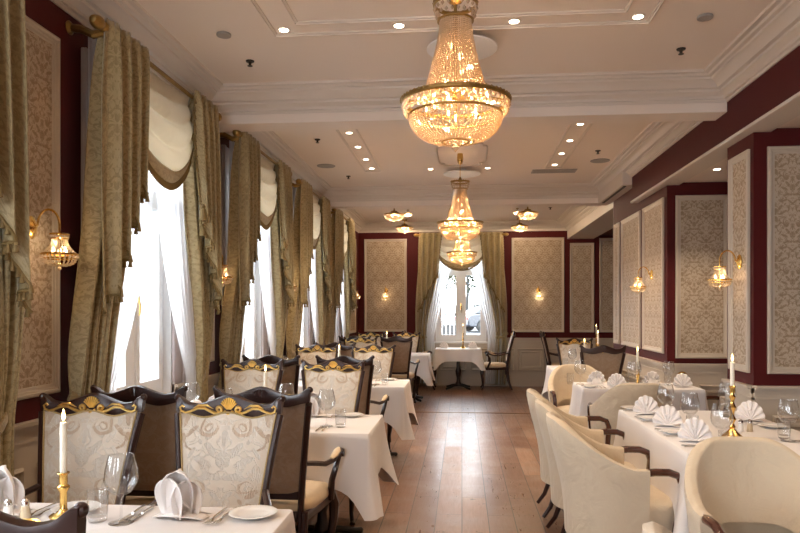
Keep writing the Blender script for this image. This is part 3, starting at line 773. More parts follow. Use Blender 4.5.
# ------------------------------------------------------------------ ceiling fittings
def make_down():
    r = thing('downlight', '', 'downlight')
    MB().lathe([(.028, -.0), (.030, -.004), (.040, -.005), (.043, 0)], 20).build('downlight_rim', 'white_trim', r)
    MB().lathe([(.0005, -.0055), (.029, -.0055), (.029, -.003)], 16).build('lens', 'downlight_lamp', r)
    l = add_light('lamp_glow', 'SPOT', (0, 0, -.02), 46, (1, .78, .56), r, .03, spot_size=R(95), spot_blend=.7)
    return r
dl = make_down(); reg(None)
DL = [(-1.09, 4.16, ZC, 'left corner of the near ceiling frame'), (-.38, 4.16, ZC, 'left of the near chandelier'), (.31, 4.16, ZC, 'right of the near chandelier'), (1.03, 4.16, ZC, 'right corner of the near ceiling frame')]
DL += [(-1.09, y, ZC, 'left middle bay strip, ' + w) for y, w in ((6.62, 'nearest'), (7.20, 'second'), (7.80, 'third'), (8.30, 'farthest'))]
DL += [(1.09, y, ZC, 'right middle bay strip, ' + w) for y, w in ((6.5, 'nearest'), (7.12, 'second'), (7.70, 'third'), (8.28, 'farthest'))]
DL += [(-.38, 8.40, ZC, 'left of the middle chandelier'), (.31, 8.40, ZC, 'right of the middle chandelier'), (2.29, 6.45, 2.75, 'in the niche ceiling between the pillars')]
DL += [(-1.09, 1.6, ZC, 'left, above the nearest left table'), (1.03, 1.6, ZC, 'right, above the nearest right table'), (2.5, 3.6, 2.75, 'in the nearest niche ceiling')]
for x, y, z, w in DL: use_first(dl, (x, y, z), 0, 'small round recessed downlight ' + w, 'recessed downlights')
def disc(name, x, y, r, h, mat, lab, cat, gap=0):
    m = MB()
    if gap: m.lathe([(r * .25, 0), (r * .25, -gap)], 16)
    m.lathe([(r * .96, -gap), (r, -gap - h * .3), (r, -gap - h), (r * .97, -gap - h - .003)], 40)
    tag(m.build(name, mat, None, loc=(x, y, ZC)), lab, cat)
disc('ceiling_disc', 0.0, 4.42, .225, .012, 'window_paint', 'white round disc hung below the ceiling behind the near chandelier', 'ceiling disc', .05)
disc('ceiling_disc', 0.0, 8.46, .225, .012, 'window_paint', 'white round disc hung below the ceiling behind the middle chandelier', 'ceiling disc', .05)
disc('smoke_detector', -1.48, 4.19, .045, .012, 'grey_plastic', 'small grey round detector on the near left ceiling', 'smoke detector')
disc('smoke_detector', 1.42, 4.19, .045, .012, 'grey_plastic', 'small grey round detector on the near right ceiling', 'smoke detector')
disc('ceiling_speaker', -1.61, 8.1, .11, .006, 'grey_plastic', 'flat round speaker grille on the middle left ceiling', 'speaker')
disc('ceiling_speaker', 1.58, 8.1, .11, .006, 'grey_plastic', 'flat round speaker grille on the middle right ceiling', 'speaker')
m = MB().lathe([(.03, 0), (.028, -.008), (.012, -.01), (.008, -.03), (.018, -.034), (.018, -.037)], 12)
spk = tag(m.build('sprinkler', 'dark_bronze'), '', 'sprinkler'); reg(None)
for x, y, w in ((-1.46, 4.66, 'near left ceiling beside the window wall'), (1.44, 4.70, 'near right ceiling beside the crown moulding'), (-1.45, 6.85, 'middle left ceiling, front'), (-1.45, 8.75, 'middle left ceiling, rear'), (1.46, 7.6, 'middle right ceiling'), (1.47, 11.7, 'end bay ceiling on the right'), (-.9, 10.8, 'end bay ceiling left of the chandelier')):
    use_first(spk, (x, y, ZC), 0, 'small dark sprinkler head on the ' + w, 'sprinklers')
vt = thing('air_vent', 'rectangular grey slatted air vent in the middle bay ceiling', 'air vent', (1.13, 8.65, ZC))
MB().frame((-.27, .10, -.0), (1, 0, 0), (0, -1, 0), .54, .20, [(0, 0), (.002, .01), (.02, .01), (.022, 0)]).build('vent_frame', 'grey_plastic', vt)
m = MB()
for k in range(7): m.box(-.25, .25, -.075 + k * .024, -.062 + k * .024, -.009, -.003)
m.build('vent_slats', 'grey_plastic', vt)
ac = thing('air_conditioner', 'long cream air conditioning box under the crown at the right wall', 'air conditioner', (1.96, 9.0, 0))
MB().box(-.09, .08, -.72, .72, 2.945, 3.195, .006).build('casing', 'white_trim', ac); MB().box(-.06, -.03, -.66, .60, 2.938, 2.948).build('outlet_slot', 'black_iron', ac)
bp = MB().grid(lambda u, v: (.042 * cos(PI * u) * sin(PI / 2 * v + .0) , -.028 * sin(PI / 2 * v) * sin(PI * u) - .004, .0 + .028 * cos(PI / 2 * v)), 14, 8)
tag(bp.build('cup_pull', 'brass', None, loc=(2.18, 7.085, .84), solid=.003), 'small brass cup pull on the cream panelling beside the far pillar', 'handle')

# ------------------------------------------------------------------ dining chair (front faces -y)
def backpt(s):   # s 0 seat ..1 top : half width, y, z
    return .155 + .048 * s + .022 * s * s, .205 + .07 * s + .05 * s * s, .46 + .56 * s
def crest_top(x):
    a = abs(x) / .235
    return 1.066 + .030 * math.exp(-(a / .30) ** 2) - .012 * math.exp(-((a - .62) / .2) ** 2) + .026 * sstep(.80, 1.0, a)
def make_dining():
    r = thing('dining_chair', '', 'chair')
    # frame
    m = MB()
    for s in (-1, 1):
        pts = []
        for i in range(13):
            t = -.35 + 1.33 * i / 12
            hw, y, z = backpt(max(t, 0)); 
            if t < 0: y = .205 + .02 * (-t); z = .46 + .56 * t
            pts.append((s * (hw + .010), y + .006, z))
        m.tube(pts, .017, 8, ry=.024, up=(0, 1, 0))
        for off in (-.006, .006):
            pass
    hw, y1, _ = backpt(1.0); n = 40
    def cr(u, v):
        x = lerp(-.238, .238, u); zt = crest_top(x); zb = 1.005 + .010 * cos(x / .235 * PI * 2) ; yy = y1 + .006 + .02 * (1 - (x / .24) ** 2)
        q = v * 8
        prof = [(-.020, 0), (-.026, .5), (-.018, .93), (0, 1.0), (.020, .95), (.024, .5), (.018, 0), (0, -.02), (-.02, 0)]
        a, b = prof[int(min(7, q))], prof[int(min(7, q)) + 1]; f = q - int(min(7, q))
        d = lerp(a[0], b[0], f); h = lerp(a[1], b[1], f)
        horn = sstep(.9, 1.0, abs(x) / .238)
        return (x * (1 + .03 * h * horn), yy + d * (1 - .3 * horn) + .012 * horn * h, lerp(zb, zt, h))
    m.grid(cr, n, 8)
    for s in (-1, 1):
        ring_ = [cr(0 if s < 0 else 1, v / 8) for v in range(8)]; m.add(ring_, [tuple(range(8))])
        m.sphere((s * .240, y1 + .012, crest_top(.235) - .012), .016, 8)
    # bottom rail of back
    m.box(-.185, .185, .19, .225, .50, .545, .004)
    m.build('back_frame', 'mahogany', r)
    # ribs on rear of crest (carved)
    m = MB()
    for k in range(-4, 5):
        a = k * .22; m.tube([(.012 * k * .4, y1 + .048, 1.045), (.030 * sin(a) * 1.4, y1 + .044, 1.045 + .038 * cos(a))], lambda t: .003 + .003 * t, 6)
    m.build('crest_carving', 'mahogany', r)
    def pad(side):
        def f(u, v):
            s = .10 + .88 * v; hw, y, z = backpt(s); uu = 2 * u - 1
            ztop = .012 * cos(uu * PI * 2) * sstep(.7, 1, v)
            bul = (1 - uu ** 4) * (1 - (2 * v - 1) ** 6)
            return (uu * (hw - .004), y + side * (.004 + .022 * bul), z + ztop)
        return f
    o = MB().grid(pad(-1), 20, 20).build('backrest', 'silver_damask', r, ang=180)
    o = MB().grid(pad(1), 20, 20).build('back_panel', 'brown_damask', r, ang=180)
    m = MB(); f = pad(-1)
    loop = [f(0, i / 16) for i in range(17)] + [f(i / 16, 1) for i in range(1, 17)] + [f(1, 1 - i / 16) for i in range(1, 17)]
    m.tube([(p[0], p[1] - .004, p[2]) for p in loop], .0042, 6); m.build('piping', 'fringe_gold', r)
    # gilt carving, front of crest
    m = MB(); yf = y1 - .020
    def W(x, z): return (x, yf + .02 * (1 - (x / .24) ** 2), z - .009)
    for s in (-1, 1):
        pts = [W(s * .046, 1.055 + 0)]
        # spiral near centre
        sp = [(s * (.046 + (.016 - .011 * k / 14) * cos(-PI / 2 + s * 0 - k * .45)), 1.040 + (.016 - .011 * k / 14) * sin(-PI / 2 - k * .45)) for k in range(15)][::-1]
        body = [(s * .060, 1.022), (s * .080, 1.030), (s * .11, 1.045), (s * .14, 1.045), (s * .17, 1.032), (s * .195, 1.026), (s * .213, 1.034), (s * .218, 1.050), (s * .208, 1.058), (s * .200, 1.050)]
        m.tube([W(*p) for p in sp + body], lambda t: .0045 + .0035 * sin(PI * min(1, t * 1.1)), 6)
        m.tube([W(s * .07, 1.042), W(s * .10, 1.058), W(s * .135, 1.058), W(s * .16, 1.046)], lambda t: .001 + .005 * sin(PI * t), 6)
    for k in range(-4, 5):
        a = k * .27; p0 = (.010 * sin(a), 1.040); p1 = (.040 * sin(a), 1.048 + .044 * cos(a))
        m.tube([W(*p0), W((p0[0] + p1[0]) / 2, (p0[1] + p1[1]) / 2 + .001), W(*p1)], lambda t: .0018 + .0026 * t, 6)
    c = W(0, 1.020); m.sphere((c[0], c[1] - .004, c[2]), .013, 10, .55)
    for s in (-1, 1): c = W(s * .017, 1.030); m.sphere((c[0], c[1] - .004, c[2]), .007, 8)
    m.build('gilt_carving', 'gilt', r)
    # seat
    def st(u, v):
        th = 2 * PI * u
        # superellipse trapezoid
        cx, cy = cos(th), sin(th); e = .42
        x = math.copysign(abs(cx) ** e, cx); y = math.copysign(abs(cy) ** e, cy)
        w = lerp(.262, .205, (y + 1) / 2)
        prof = [(.97, .425), (1.0, .44), (1.0, .465), (.95, .487), (.75, .503), (.4, .510), (.0, .512)]
        k = v * 6; i = min(5, int(k)); f = k - i; sc = lerp(prof[i][0], prof[i+1][0], f); z = lerp(prof[i][1], prof[i+1][1], f)
        return (x * w * sc, y * .225 * sc - .02, z)
    MB().grid(st, 40, 6, cu=True).build('seat', 'seat_fabric', r, ang=80)
    m = MB()
    m.tube([(-.235, -.225, .405), (0, -.238, .400), (.235, -.225, .405)], .016, 8, ry=.03, up=(0, 0, 1)); m.tube([(-.2, .205, .41), (.2, .205, .41)], .014, 8, ry=.028)
    for s in (-1, 1): m.tube([(s * .24, -.22, .405), (s * .215, 0, .405), (s * .185, .205, .41)], .014, 8, ry=.028)
    m.build('seat_rail', 'mahogany', r)
    for s in (-1, 1):
        pts = [(s * .235, -.215, .43), (s * .252, -.245, .36), (s * .250, -.250, .28), (s * .236, -.232, .17), (s * .232, -.228, .08), (s * .240, -.245, .03), (s * .244, -.262, .014)]
        MB().tube(pts, lambda t: .032 - .018 * sstep(.1, .75, t) + .008 * sstep(.85, 1, t), 8, up=(0, 1, 0)).build('leg', 'mahogany', r)
        pts = [(s * .186, .215, .44), (s * .184, .225, .30), (s * .186, .25, .15), (s * .190, .30, .012)]
        MB().tube(pts, lambda t: .020 - .004 * t, 8, up=(0, 1, 0)).build('leg', 'mahogany', r)
    for s in (-1, 1):
        hw, y, z = backpt(.42)
        pts = [(s * (hw + .01), y, z), (s * .225, .15, .675), (s * .262, .06, .652), (s * .290, -.03, .655), (s * .300, -.10, .676), (s * .302, -.145, .688), (s * .302, -.172, .676)]
        m = MB().tube(pts, lambda t: .015 + .008 * sstep(.6, 1, t), 8, ry=lambda t: .014 + .006 * sstep(.7, 1, t), up=(0, 0, 1))
        k = len(m.v); m.lathe([(.001, -.024), (.022, -.022), (.024, 0), (.022, .022), (.001, .024)], 12); m.xf(Matrix.Translation((s * .303, -.165, .668)) @ Matrix.Rotation(PI / 2, 4, 'Y'), k)
        pts = [(s * .300, -.150, .66), (s * .288, -.110, .60), (s * .268, -.105, .53), (s * .256, -.135, .46), (s * .25, -.15, .41)]
        m.tube(pts, lambda t: .015 + .006 * t, 8, up=(0, 1, 0))
        a = m.build('armrest', 'mahogany', r)
        MB().tube([(s * .283, .0, .668), (s * .293, -.05, .678), (s * .300, -.095, .695), (s * .302, -.12, .704)], lambda t: .005 + .017 * sin(PI * (t * .8 + .1)), 8, ry=lambda t: .004 + .010 * sin(PI * (t * .8 + .1))).build('arm_pad', 'seat_fabric', a)
    return r
dc = make_dining(); reg(None)
G1 = 'carved dining chairs with gilt crests'
CX, CW = -.99, -1.63
T1, T2, T3, T3B, T4 = (1.82, 2.42), (3.95, 4.68), (6.38, 7.11), (8.78, 9.42), (11.0, 11.72)
def dchair(x, y, rz, lab): use_first(dc, (x, y, 0), rz, lab, G1)
FR = 'silver damask dining chair with gilt crest, '; BK = 'dark-backed brown damask dining chair, '
for (ta, tb), nm in ((T1, 'nearest left table'), (T2, 'second left table'), (T3, 'third left table'), (T4, 'farthest left table')):
    for x, sd in ((CX, 'aisle-side'), (CW, 'window-side')):
        dchair(x - (.045 if nm == 'nearest left table' else 0), tb + .25, 0, FR + '%s seat behind the %s' % (sd, nm))
        if nm == 'nearest left table':
            if x == CX: dchair(-.985, 1.63, PI, BK + 'only its crest showing at the lower left corner')
        else: dchair(x, ta - .25, PI, BK + '%s seat in front of the %s' % (sd, nm))
dchair(-1.52, T3B[0] - .22, PI, BK + 'at the small left table along the windows, front')
dchair(-1.48, T3B[1] + .26, 0, FR + 'at the small left table along the windows, rear')
dchair(.62, 13.05, -PI / 2, 'dining chair seen side-on, right of the end wall window table')
dchair(-.76, 13.02, PI / 2, 'dining chair half hidden left of the end wall window table')
dchair(1.55, 8.12, PI, BK + 'right side, in front of the table with two candles')
dchair(1.56, 9.46, 0, 'gilt-crested brown dining chair behind the dark-backed chair on the right')
dchair(1.82, 13.0, PI / 2, 'dining chair in profile by the end wall panelling, right')

# ------------------------------------------------------------------ tub chair (front faces -y)
def make_tub():
    r = thing('tub_chair', '', 'armchair')
    def sec(a):
        """a in -1..1 around the U; returns plan dir etc."""
        th = a * R(118)               # 0 = back (+y)
        k = abs(a)
        top = .655 + .235 * (1 - sstep(.12, .80, k))
        return th, top
    # plan curve (outer) U shape
    def plan(a, rad):
        t = abs(a); s = math.copysign(1, a) if a else 1
        # arc for t<.72, straight forward after
        if t < .72:
            th = t / .72 * PI / 2; x = sin(th) ** .9; y = cos(th) ** .9
        else:
            x = 1.0; y = -(t - .72) / .28 * .42
        return s * x * (.235 + rad), .02 + y * (.225 + rad) if y > 0 else .02 + y * .225
    thick = .062
    prof = [(0.0, 0.0, 0), (.35, .0, 0), (.7, .0, 0), (.93, .0, 0), (.985, .10, 0), (1.0, .5, 0), (.985, .90, 0), (.93, 1.0, 0), (.7, 1, 0), (.45, 1, 0)]
    def f(u, v):
        a = 2 * u - 1; th, top = sec(a); j = v * 9; i = min(8, int(j)); q = j - i
        h = lerp(prof[i][0], prof[i+1][0], q); w = lerp(prof[i][1], prof[i+1][1], q)
        zb = .235; z = lerp(zb, top, h)
        flare = .055 * ((z - zb) / .65) ** 1.3
        rad = .060 + flare - w * thick
        x, y = plan(a, rad)
        lean = .055 * sstep(.4, .9, z) * (1 - sstep(.25, .8, abs(a)))
        wr = .004 * sin(11 * a + 9 * z) * sstep(.3, .8, w)
        return (x, y + lean + wr, z)
    m = MB(); nu, nv = 56, 27
    m.grid(f, nu, nv)
    for u in (0, 1):
        ringp = [f(u, v / nv) for v in range(nv + 1)]; m.add(ringp, [tuple(range(nv + 1))])
    m.build('backrest', 'slipcover', r, ang=60)
    def st(u, v):
        th = 2 * PI * u; cx, cy = cos(th), sin(th); e = .5
        x = math.copysign(abs(cx) ** e, cx); y = math.copysign(abs(cy) ** e, cy)
        prof = [(1.0, .235), (1.0, .36), (1.02, .42), (.97, .455), (.7, .475), (.0, .48)]
        k = v * 5; i = min(4, int(k)); q = k - i; sc = lerp(prof[i][0], prof[i+1][0], q); z = lerp(prof[i][1], prof[i+1][1], q)
        return (x * .236 * sc, y * .25 * sc - .03, z)
    MB().grid(st, 40, 5, cu=True).build('seat', 'slipcover', r, ang=80)
    for s in (-1, 1):
        y0 = plan(s * 1.0, .05)[1]
        pts = [(s * .298, y0 + .06, .628), (s * .298, y0 - .03, .640), (s * .296, y0 - .10, .640), (s * .295, y0 - .150, .622), (s * .292, y0 - .168, .575), (s * .280, y0 - .155, .42), (s * .262, y0 - .13, .25)]
        MB().tube(pts, .020, 10, ry=.019, up=(1, 0, 0)).build('armrest', 'arm_wood', r)
        pts = [(s * .250, y0 - .11, .27), (s * .248, y0 - .12, .12), (s * .246, y0 - .125, .008)]
        MB().tube(pts, lambda t: .020 - .007 * t, 8, up=(0, 1, 0)).build('leg', 'mahogany', r)
        pts = [(s * .17, .21, .26), (s * .172, .225, .18), (s * .178, .26, .08), (s * .186, .31, .008)]
        MB().tube(pts, lambda t: .021 - .008 * t, 8, up=(0, 1, 0)).build('leg', 'mahogany', r)
    return r
tc = make_tub(); reg(None)
def tub(x, y, rz, lab): use_first(tc, (x, y, 0), rz, 'cream upholstered tub armchair ' + lab, 'cream tub armchairs')
tub(.885, 3.95, PI / 2, 'nearest of the three backing onto the aisle')
tub(.885, 4.55, PI / 2, 'middle of the three backing onto the aisle')
tub(.885, 5.15, PI / 2, 'farthest of the three backing onto the aisle')
tub(1.27, 2.93, 0, 'facing the camera, large in the right foreground')
tub(.89, 1.84, PI / 2, 'only its rim showing at the bottom edge, right foreground')
tub(1.43, 6.08, PI, 'seen from behind in shade, past the long right table')
tub(1.22, 7.28, 0, 'with glowing inner back, behind the second right table')
tub(2.52, 6.55, -PI / 2, 'in the niche between the pillars')

# ------------------------------------------------------------------ tables
def cloth_mb(hx, hy, drop, extra, seed, zt=.762):
    rnd = random.Random(seed); ph = [rnd.uniform(0, 6.28) for _ in range(6)]
    # perimeter points with rounded corners
    P = []
    def seg(ax, ay, bx, by, n, nx, ny):
        for i in range(n):
            t = i / n; P.append((lerp(ax, bx, t), lerp(ay, by, t), nx, ny))
    r = .012; nc = 10
    ns = lambda l: max(10, int(l / .035))
    corners = [(hx, -hy, 0), (hx, hy, 1), (-hx, hy, 2), (-hx, -hy, 3)]
    out = []
    sides = [((hx, -hy), (hx, hy), (1, 0)), ((hx, hy), (-hx, hy), (0, 1)), ((-hx, hy), (-hx, -hy), (-1, 0)), ((-hx, -hy), (hx, -hy), (0, -1))]
    for k, (a, b, nn) in enumerate(sides):
        l = math.dist(a, b); n = ns(l)
        for i in range(n + 1):
            t = i / n; d = min(t, 1 - t) * l
            e = r / l; tt = e + t * (1 - 2 * e)
            out.append((lerp(a[0], b[0], tt), lerp(a[1], b[1], tt), nn[0], nn[1], d))
        n2 = sides[(k + 1) % 4][2]
        for i in range(1, nc):
            q = i / nc * PI / 2; nx = nn[0] * cos(q) + n2[0] * sin(q); ny = nn[1] * cos(q) + n2[1] * sin(q)
            out.append((b[0] - r * (nn[0] + n2[0]) + r * nx, b[1] - r * (nn[1] + n2[1]) + r * ny, nx, ny, 0.0))
    # corner local param: fold
    M = len(out); rows = 14; vs = []; fs = []
    s_acc = 0
    for j in range(rows + 1):
        v = j / rows
        for i, (x, y, nx, ny, d) in enumerate(out):
            c = math.exp(-(d / .085) ** 1.3)
            corner = c if d > 0 else 1.0
            dr = (drop + extra * corner) * v
            per = i / M * 2 * PI
            off = .004 + v * (.012 + .075 * corner * v ** .6) + v * .012 * sin(per * 9 + ph[0]) + v * .008 * sin(per * 17 + ph[1])
            # tangential squeeze near corners makes a hanging fold
            tx, ty = -ny, nx
            sq = 0
            if d > 0 and d < .16: sq = .0
            zz = zt - .006 - dr
            if j == 0: off = 0; zz = zt - .002
            vs.append((x + nx * off, y + ny * off, zz))
    for j in range(rows):
        for i in range(M): fs.append((j*M+i, j*M+(i+1) % M, (j+1)*M+(i+1) % M, (j+1)*M+i))
    m = MB().add(vs, fs)
    # top
    o = len(m.v); m.v += [(x * .995, y * .995, zt) for x, y, *_ in out]; m.f += [tuple(o + i for i in range(M))]; m.f += [(o+i, o+(i+1) % M, (i+1) % M, i) for i in range(M)]
    return m
def make_table(x0, x1, y0, y1, lab, seed, drop=.30, extra=.17):
    cx, cy, hx, hy = (x0 + x1) / 2, (y0 + y1) / 2, (x1 - x0) / 2, (y1 - y0) / 2
    r = thing('dining_table', 'dark pedestal dining table under the cloth, ' + lab, 'table', (cx, cy, 0), 0, 'pedestal dining tables')
    MB().box(-hx + .012, hx - .012, -hy + .012, hy - .012, .725, .755, .006).build('tabletop', 'mahogany', r)
    n = 1 if max(hx, hy) < .6 else 2
    offs = [(0, 0)] if n == 1 else ([(-hx * .5, 0), (hx * .5, 0)] if hx > hy else [(0, -hy * .5), (0, hy * .5)])
    for ox, oy in offs:
        MB().lathe([(.05, .06), (.055, .10), (.035, .14), (.03, .2), (.05, .28), (.055, .33), (.035, .40), (.03, .55), (.045, .64), (.09, .70), (.12, .724)], 16, (ox, oy, 0)).build('column', 'mahogany', r)
        m = MB()
        for a in range(4):
            t = a * PI / 2 + PI / 4; c_, s_ = cos(t), sin(t)
            m.tube([(ox, oy, .075), (ox + .12*c_, oy + .12*s_, .065), (ox + .24*c_, oy + .24*s_, .03), (ox + .30*c_, oy + .30*s_, .022)], lambda q: .03 - .012 * q, 8, ry=lambda q: .026 - .008 * q)
            m.sphere((ox + .30*c_, oy + .30*s_, .02), .02, 8)
        m.build('cast_base', 'black_iron', r)
    c = cloth_mb(hx, hy, drop, extra, seed).build('tablecloth', 'tablecloth', None, ang=50, loc=(cx, cy, 0))
    tag(c, 'white linen tablecloth with hanging corners on ' + lab, 'tablecloth', 'white tablecloths')
    return (cx, cy, hx, hy)
TL = {}
TL['L1'] = make_table(-1.92, -.60, *T1, 'nearest left table', 1)
TL['L2'] = make_table(-1.92, -.535, *T2, 'second left table', 2)
TL['L3'] = make_table(-1.92, -.535, *T3, 'third left table', 3)
TL['L3b'] = make_table(-1.82, -1.12, *T3B, 'small left table behind chairs', 4)
TL['L4'] = make_table(-1.92, -.535, *T4, 'farthest left table', 5)
TL['W'] = make_table(-.50, .36, 12.82, 13.42, 'table at the end wall window', 6, .22, .16)
TL['R0'] = make_table(1.04, 1.9, 1.25, 2.28, 'right table at the bottom corner', 7)
TL['R1'] = make_table(1.12, 1.98, 3.55, 5.08, 'long right foreground table', 8)
TL['R2'] = make_table(1.10, 2.18, 6.42, 7.0, 'second right table between tub armchairs', 9)
TL['R3'] = make_table(1.1, 1.86, 8.38, 9.12, 'third right table with candle by the pillar', 10)
TL['R4'] = make_table(2.12, 2.85, 12.6, 13.3, 'far right corner table by the end wall', 11)
ZT = .763
# ------------------------------------------------------------------ tableware
def mk(o, cat): return tag(o, '', cat)
wg = mk(MB().lathe([(r_ * 1.13, z_) for r_, z_ in [(.0345, .001), (.036, .003), (.028, .006), (.008, .010), (.0038, .02), (.0034, .06), (.0038, .085), (.010, .093), (.028, .104), (.043, .125), (.049, .148), (.046, .180), (.037, .222), (.0355, .228),
     (.0345, .226), (.0445, .180), (.0470, .150), (.041, .128), (.026, .108), (.001, .098)]], 28).build('wine_glass', 'stemware', None, ang=60), 'wine glass')
tg = mk(MB().lathe([(.026, .001), (.030, .004), (.0325, .03), (.034, .10), (.0338, .105), (.0325, .103), (.0312, .03), (.027, .018), (.001, .016)], 24).build('tumbler', 'stemware', None, ang=60), 'tumbler')
pl = mk(MB().lathe([(.042, .002), (.046, .001), (.052, .006), (.080, .014), (.083, .0165), (.080, .0175), (.055, .011), (.048, .0085), (.001, .0085)], 40).build('side_plate', 'porcelain', None, ang=50), 'plate')
def knife():
    m = MB().tube([(0, -.10, .006), (0, -.06, .007), (0, -.005, .006)], lambda t: .0065 - .0015 * t, 8, ry=lambda t: .0035)
    m.add([(-.006, -.005, .004), (.008, -.005, .004), (.011, .04, .004), (.009, .08, .004), (-.002, .105, .004), (-.006, .06, .004)] +
          [(-.006, -.005, .0055), (.008, -.005, .0052), (.011, .04, .0048), (.009, .08, .0048), (-.002, .105, .005), (-.006, .06, .0058)],
          [(0,1,2,3,4,5)[::-1], (6,7,8,9,10,11)] + [(i, (i+1) % 6, (i+1) % 6 + 6, i + 6) for i in range(6)]); return m
def fork():
    m = MB().tube([(0, -.10, .005), (0, -.06, .006), (0, .01, .008), (0, .03, .006)], lambda t: .006 - .003 * t, 8, ry=lambda t: .002)
    m.tube([(0, .03, .006), (0, .045, .004), (0, .055, .004)], lambda t: .004 + .006 * t, 8, ry=lambda t: .0014)
    for x in (-.0085, -.0028, .0028, .0085): m.tube([(x, .052, .004), (x, .08, .005), (x, .098, .009)], .0014, 5)
    return m
kn = mk(knife().build('table_knife', 'steel'), 'knife'); fk = mk(fork().build('table_fork', 'steel'), 'fork')
def napkin(pl_n, R0, H, sd):
    m = MB(); nn = pl_n * 6
    def f(u, v):
        th = PI * (.03 + .94 * u); r = v
        sc = 1 + .07 * abs(sin(pl_n * PI * u))
        z = (.006 + H * (r * sin(th)) * sc) ; x = -R0 * r * cos(th) * sc
        zig = .010 * sin(2 * PI * pl_n * u) * (.3 + r)
        return (x, zig + .025 * (z / H) + .0, z)
    m.grid(f, nn, 8)
    k = len(m.v)
    m.grid(lambda u, v: (lerp(-R0 * .75, R0 * .75, u) * (1 - .75 * v), .045 - .04 * v + .004 * sin(u * 9), .004 + H * .62 * v), 10, 6)
    m.grid(lambda u, v: (lerp(-R0 * .95, R0 * .95, u) * (1 - .2 * v), lerp(-.045, .06, v), .004 + .010 * sin(PI * u) * (1 - v)), 12, 4)
    return m
np_f = mk(napkin(7, .085, .115, 1).build('fan_napkin', 'napkin_cloth', None, ang=60, solid=.0025), 'napkin')
def cone_napkin():
    m = MB()
    def lobe(x0, y0, w, h, tilt, curl, rot):
        c_, s_ = cos(rot), sin(rot)
        def f(u, v):
            ww = w * math.sqrt(max(0, 1 - (v * 1.0) ** 4)) * (.55 + .55 * sin(PI * min(1, v * .62 + .1)))
            x = lerp(-ww, ww, u); y = curl * (1 - (2 * u - 1) ** 2) * -1 + tilt * v + .004 * sin(u * 11 + v * 4)
            return (x0 + x * c_ - y * s_, y0 + x * s_ + y * c_, .004 + h * v)
        m.grid(f, 14, 14)
    lobe(0, .0, .056, .160, .03, .045, .1); lobe(.018, .022, .066, .135, .015, .02, -.35); lobe(-.036, .012, .050, .125, -.01, .03, .7)
    m.grid(lambda u, v: (lerp(-.105, .02, u) * (1 - .55 * v) + .01, -.052 + .05 * v + .012 * sin(u * 5), .004 + .105 * v * (.25 + .75 * u)), 12, 8)
    m.grid(lambda u, v: (lerp(.0, .085, u) * (1 - .5 * v), -.045 + .055 * v, .004 + .07 * v * (1 - .7 * u)), 12, 8)
    m.grid(lambda u, v: (lerp(-.10, .085, u), lerp(-.055, .05, v) * (1 - .5 * abs(2 * u - 1)), .004 + .012 * sin(PI * u)), 12, 4)
    return m
np_c = mk(cone_napkin().build('folded_napkin', 'napkin_cloth', None, ang=70, solid=.0025), 'napkin')
def make_candle(tall):
    r = thing('candlestick', '', 'candlestick')
    if tall:
        prof = [(.055, 0), (.056, .006), (.045, .014), (.03, .030), (.020, .04), (.012, .05), (.018, .058), (.012, .066), (.010, .08), (.020, .10), (.012, .118), (.009, .13), (.013, .15), (.021, .168), (.012, .186), (.009, .20), (.012, .212), (.018, .225), (.010, .238), (.014, .255), (.012, .27), (.019, .284), (.016, .288)]
        h0 = .286; hc = .135
    else:
        prof = [(.045, 0), (.046, .006), (.038, .012), (.016, .02), (.012, .03), (.012, .085), (.021, .10), (.021, .104), (.012, .112), (.014, .122), (.014, .145), (.021, .150), (.020, .153), (.012, .152)]
        h0 = .150; hc = .175
    MB().lathe(prof, 24).build('holder', 'brass', r, ang=50)
    c = MB().lathe([(.0115, h0 - .01), (.0115, h0 + hc - .003), (.009, h0 + hc), (.0008, h0 + hc - .003)], 14).build('candle', 'wax', r)
    MB().tube([(0, 0, h0 + hc - .003), (.001, 0, h0 + hc + .010)], .001, 5).build('wick', 'black_iron', c)
    MB().lathe([(.0005, h0 + hc + .004), (.0050, h0 + hc + .012), (.0062, h0 + hc + .020), (.004, h0 + hc + .032), (.0005, h0 + hc + .046)], 10).build('flame', 'flame', c)
    add_light('lamp_glow', 'POINT', (0, 0, h0 + hc + .022), .35, (1, .58, .25), r, .008)
    return r
cs, ct = make_candle(False), make_candle(True)
def shaker(mat):
    m = MB().lathe([(.018, 0), (.0185, .004), (.015, .03), (.012, .055)], 16); return m
def make_shaker(mat, nm):
    r = thing(nm, '', 'shaker')
    MB().lathe([(.017, 0), (.018, .004), (.0155, .03), (.0125, .052)], 16).build('shaker_body', mat, r, ang=50)
    MB().lathe([(.0135, .050), (.0138, .056), (.011, .066), (.005, .072), (.001, .073)], 16).build('cap', 'steel', r, ang=50)
    return r
ss, ps = make_shaker('porcelain', 'salt_shaker'), make_shaker('pepper_wood', 'pepper_shaker')
reg(None)
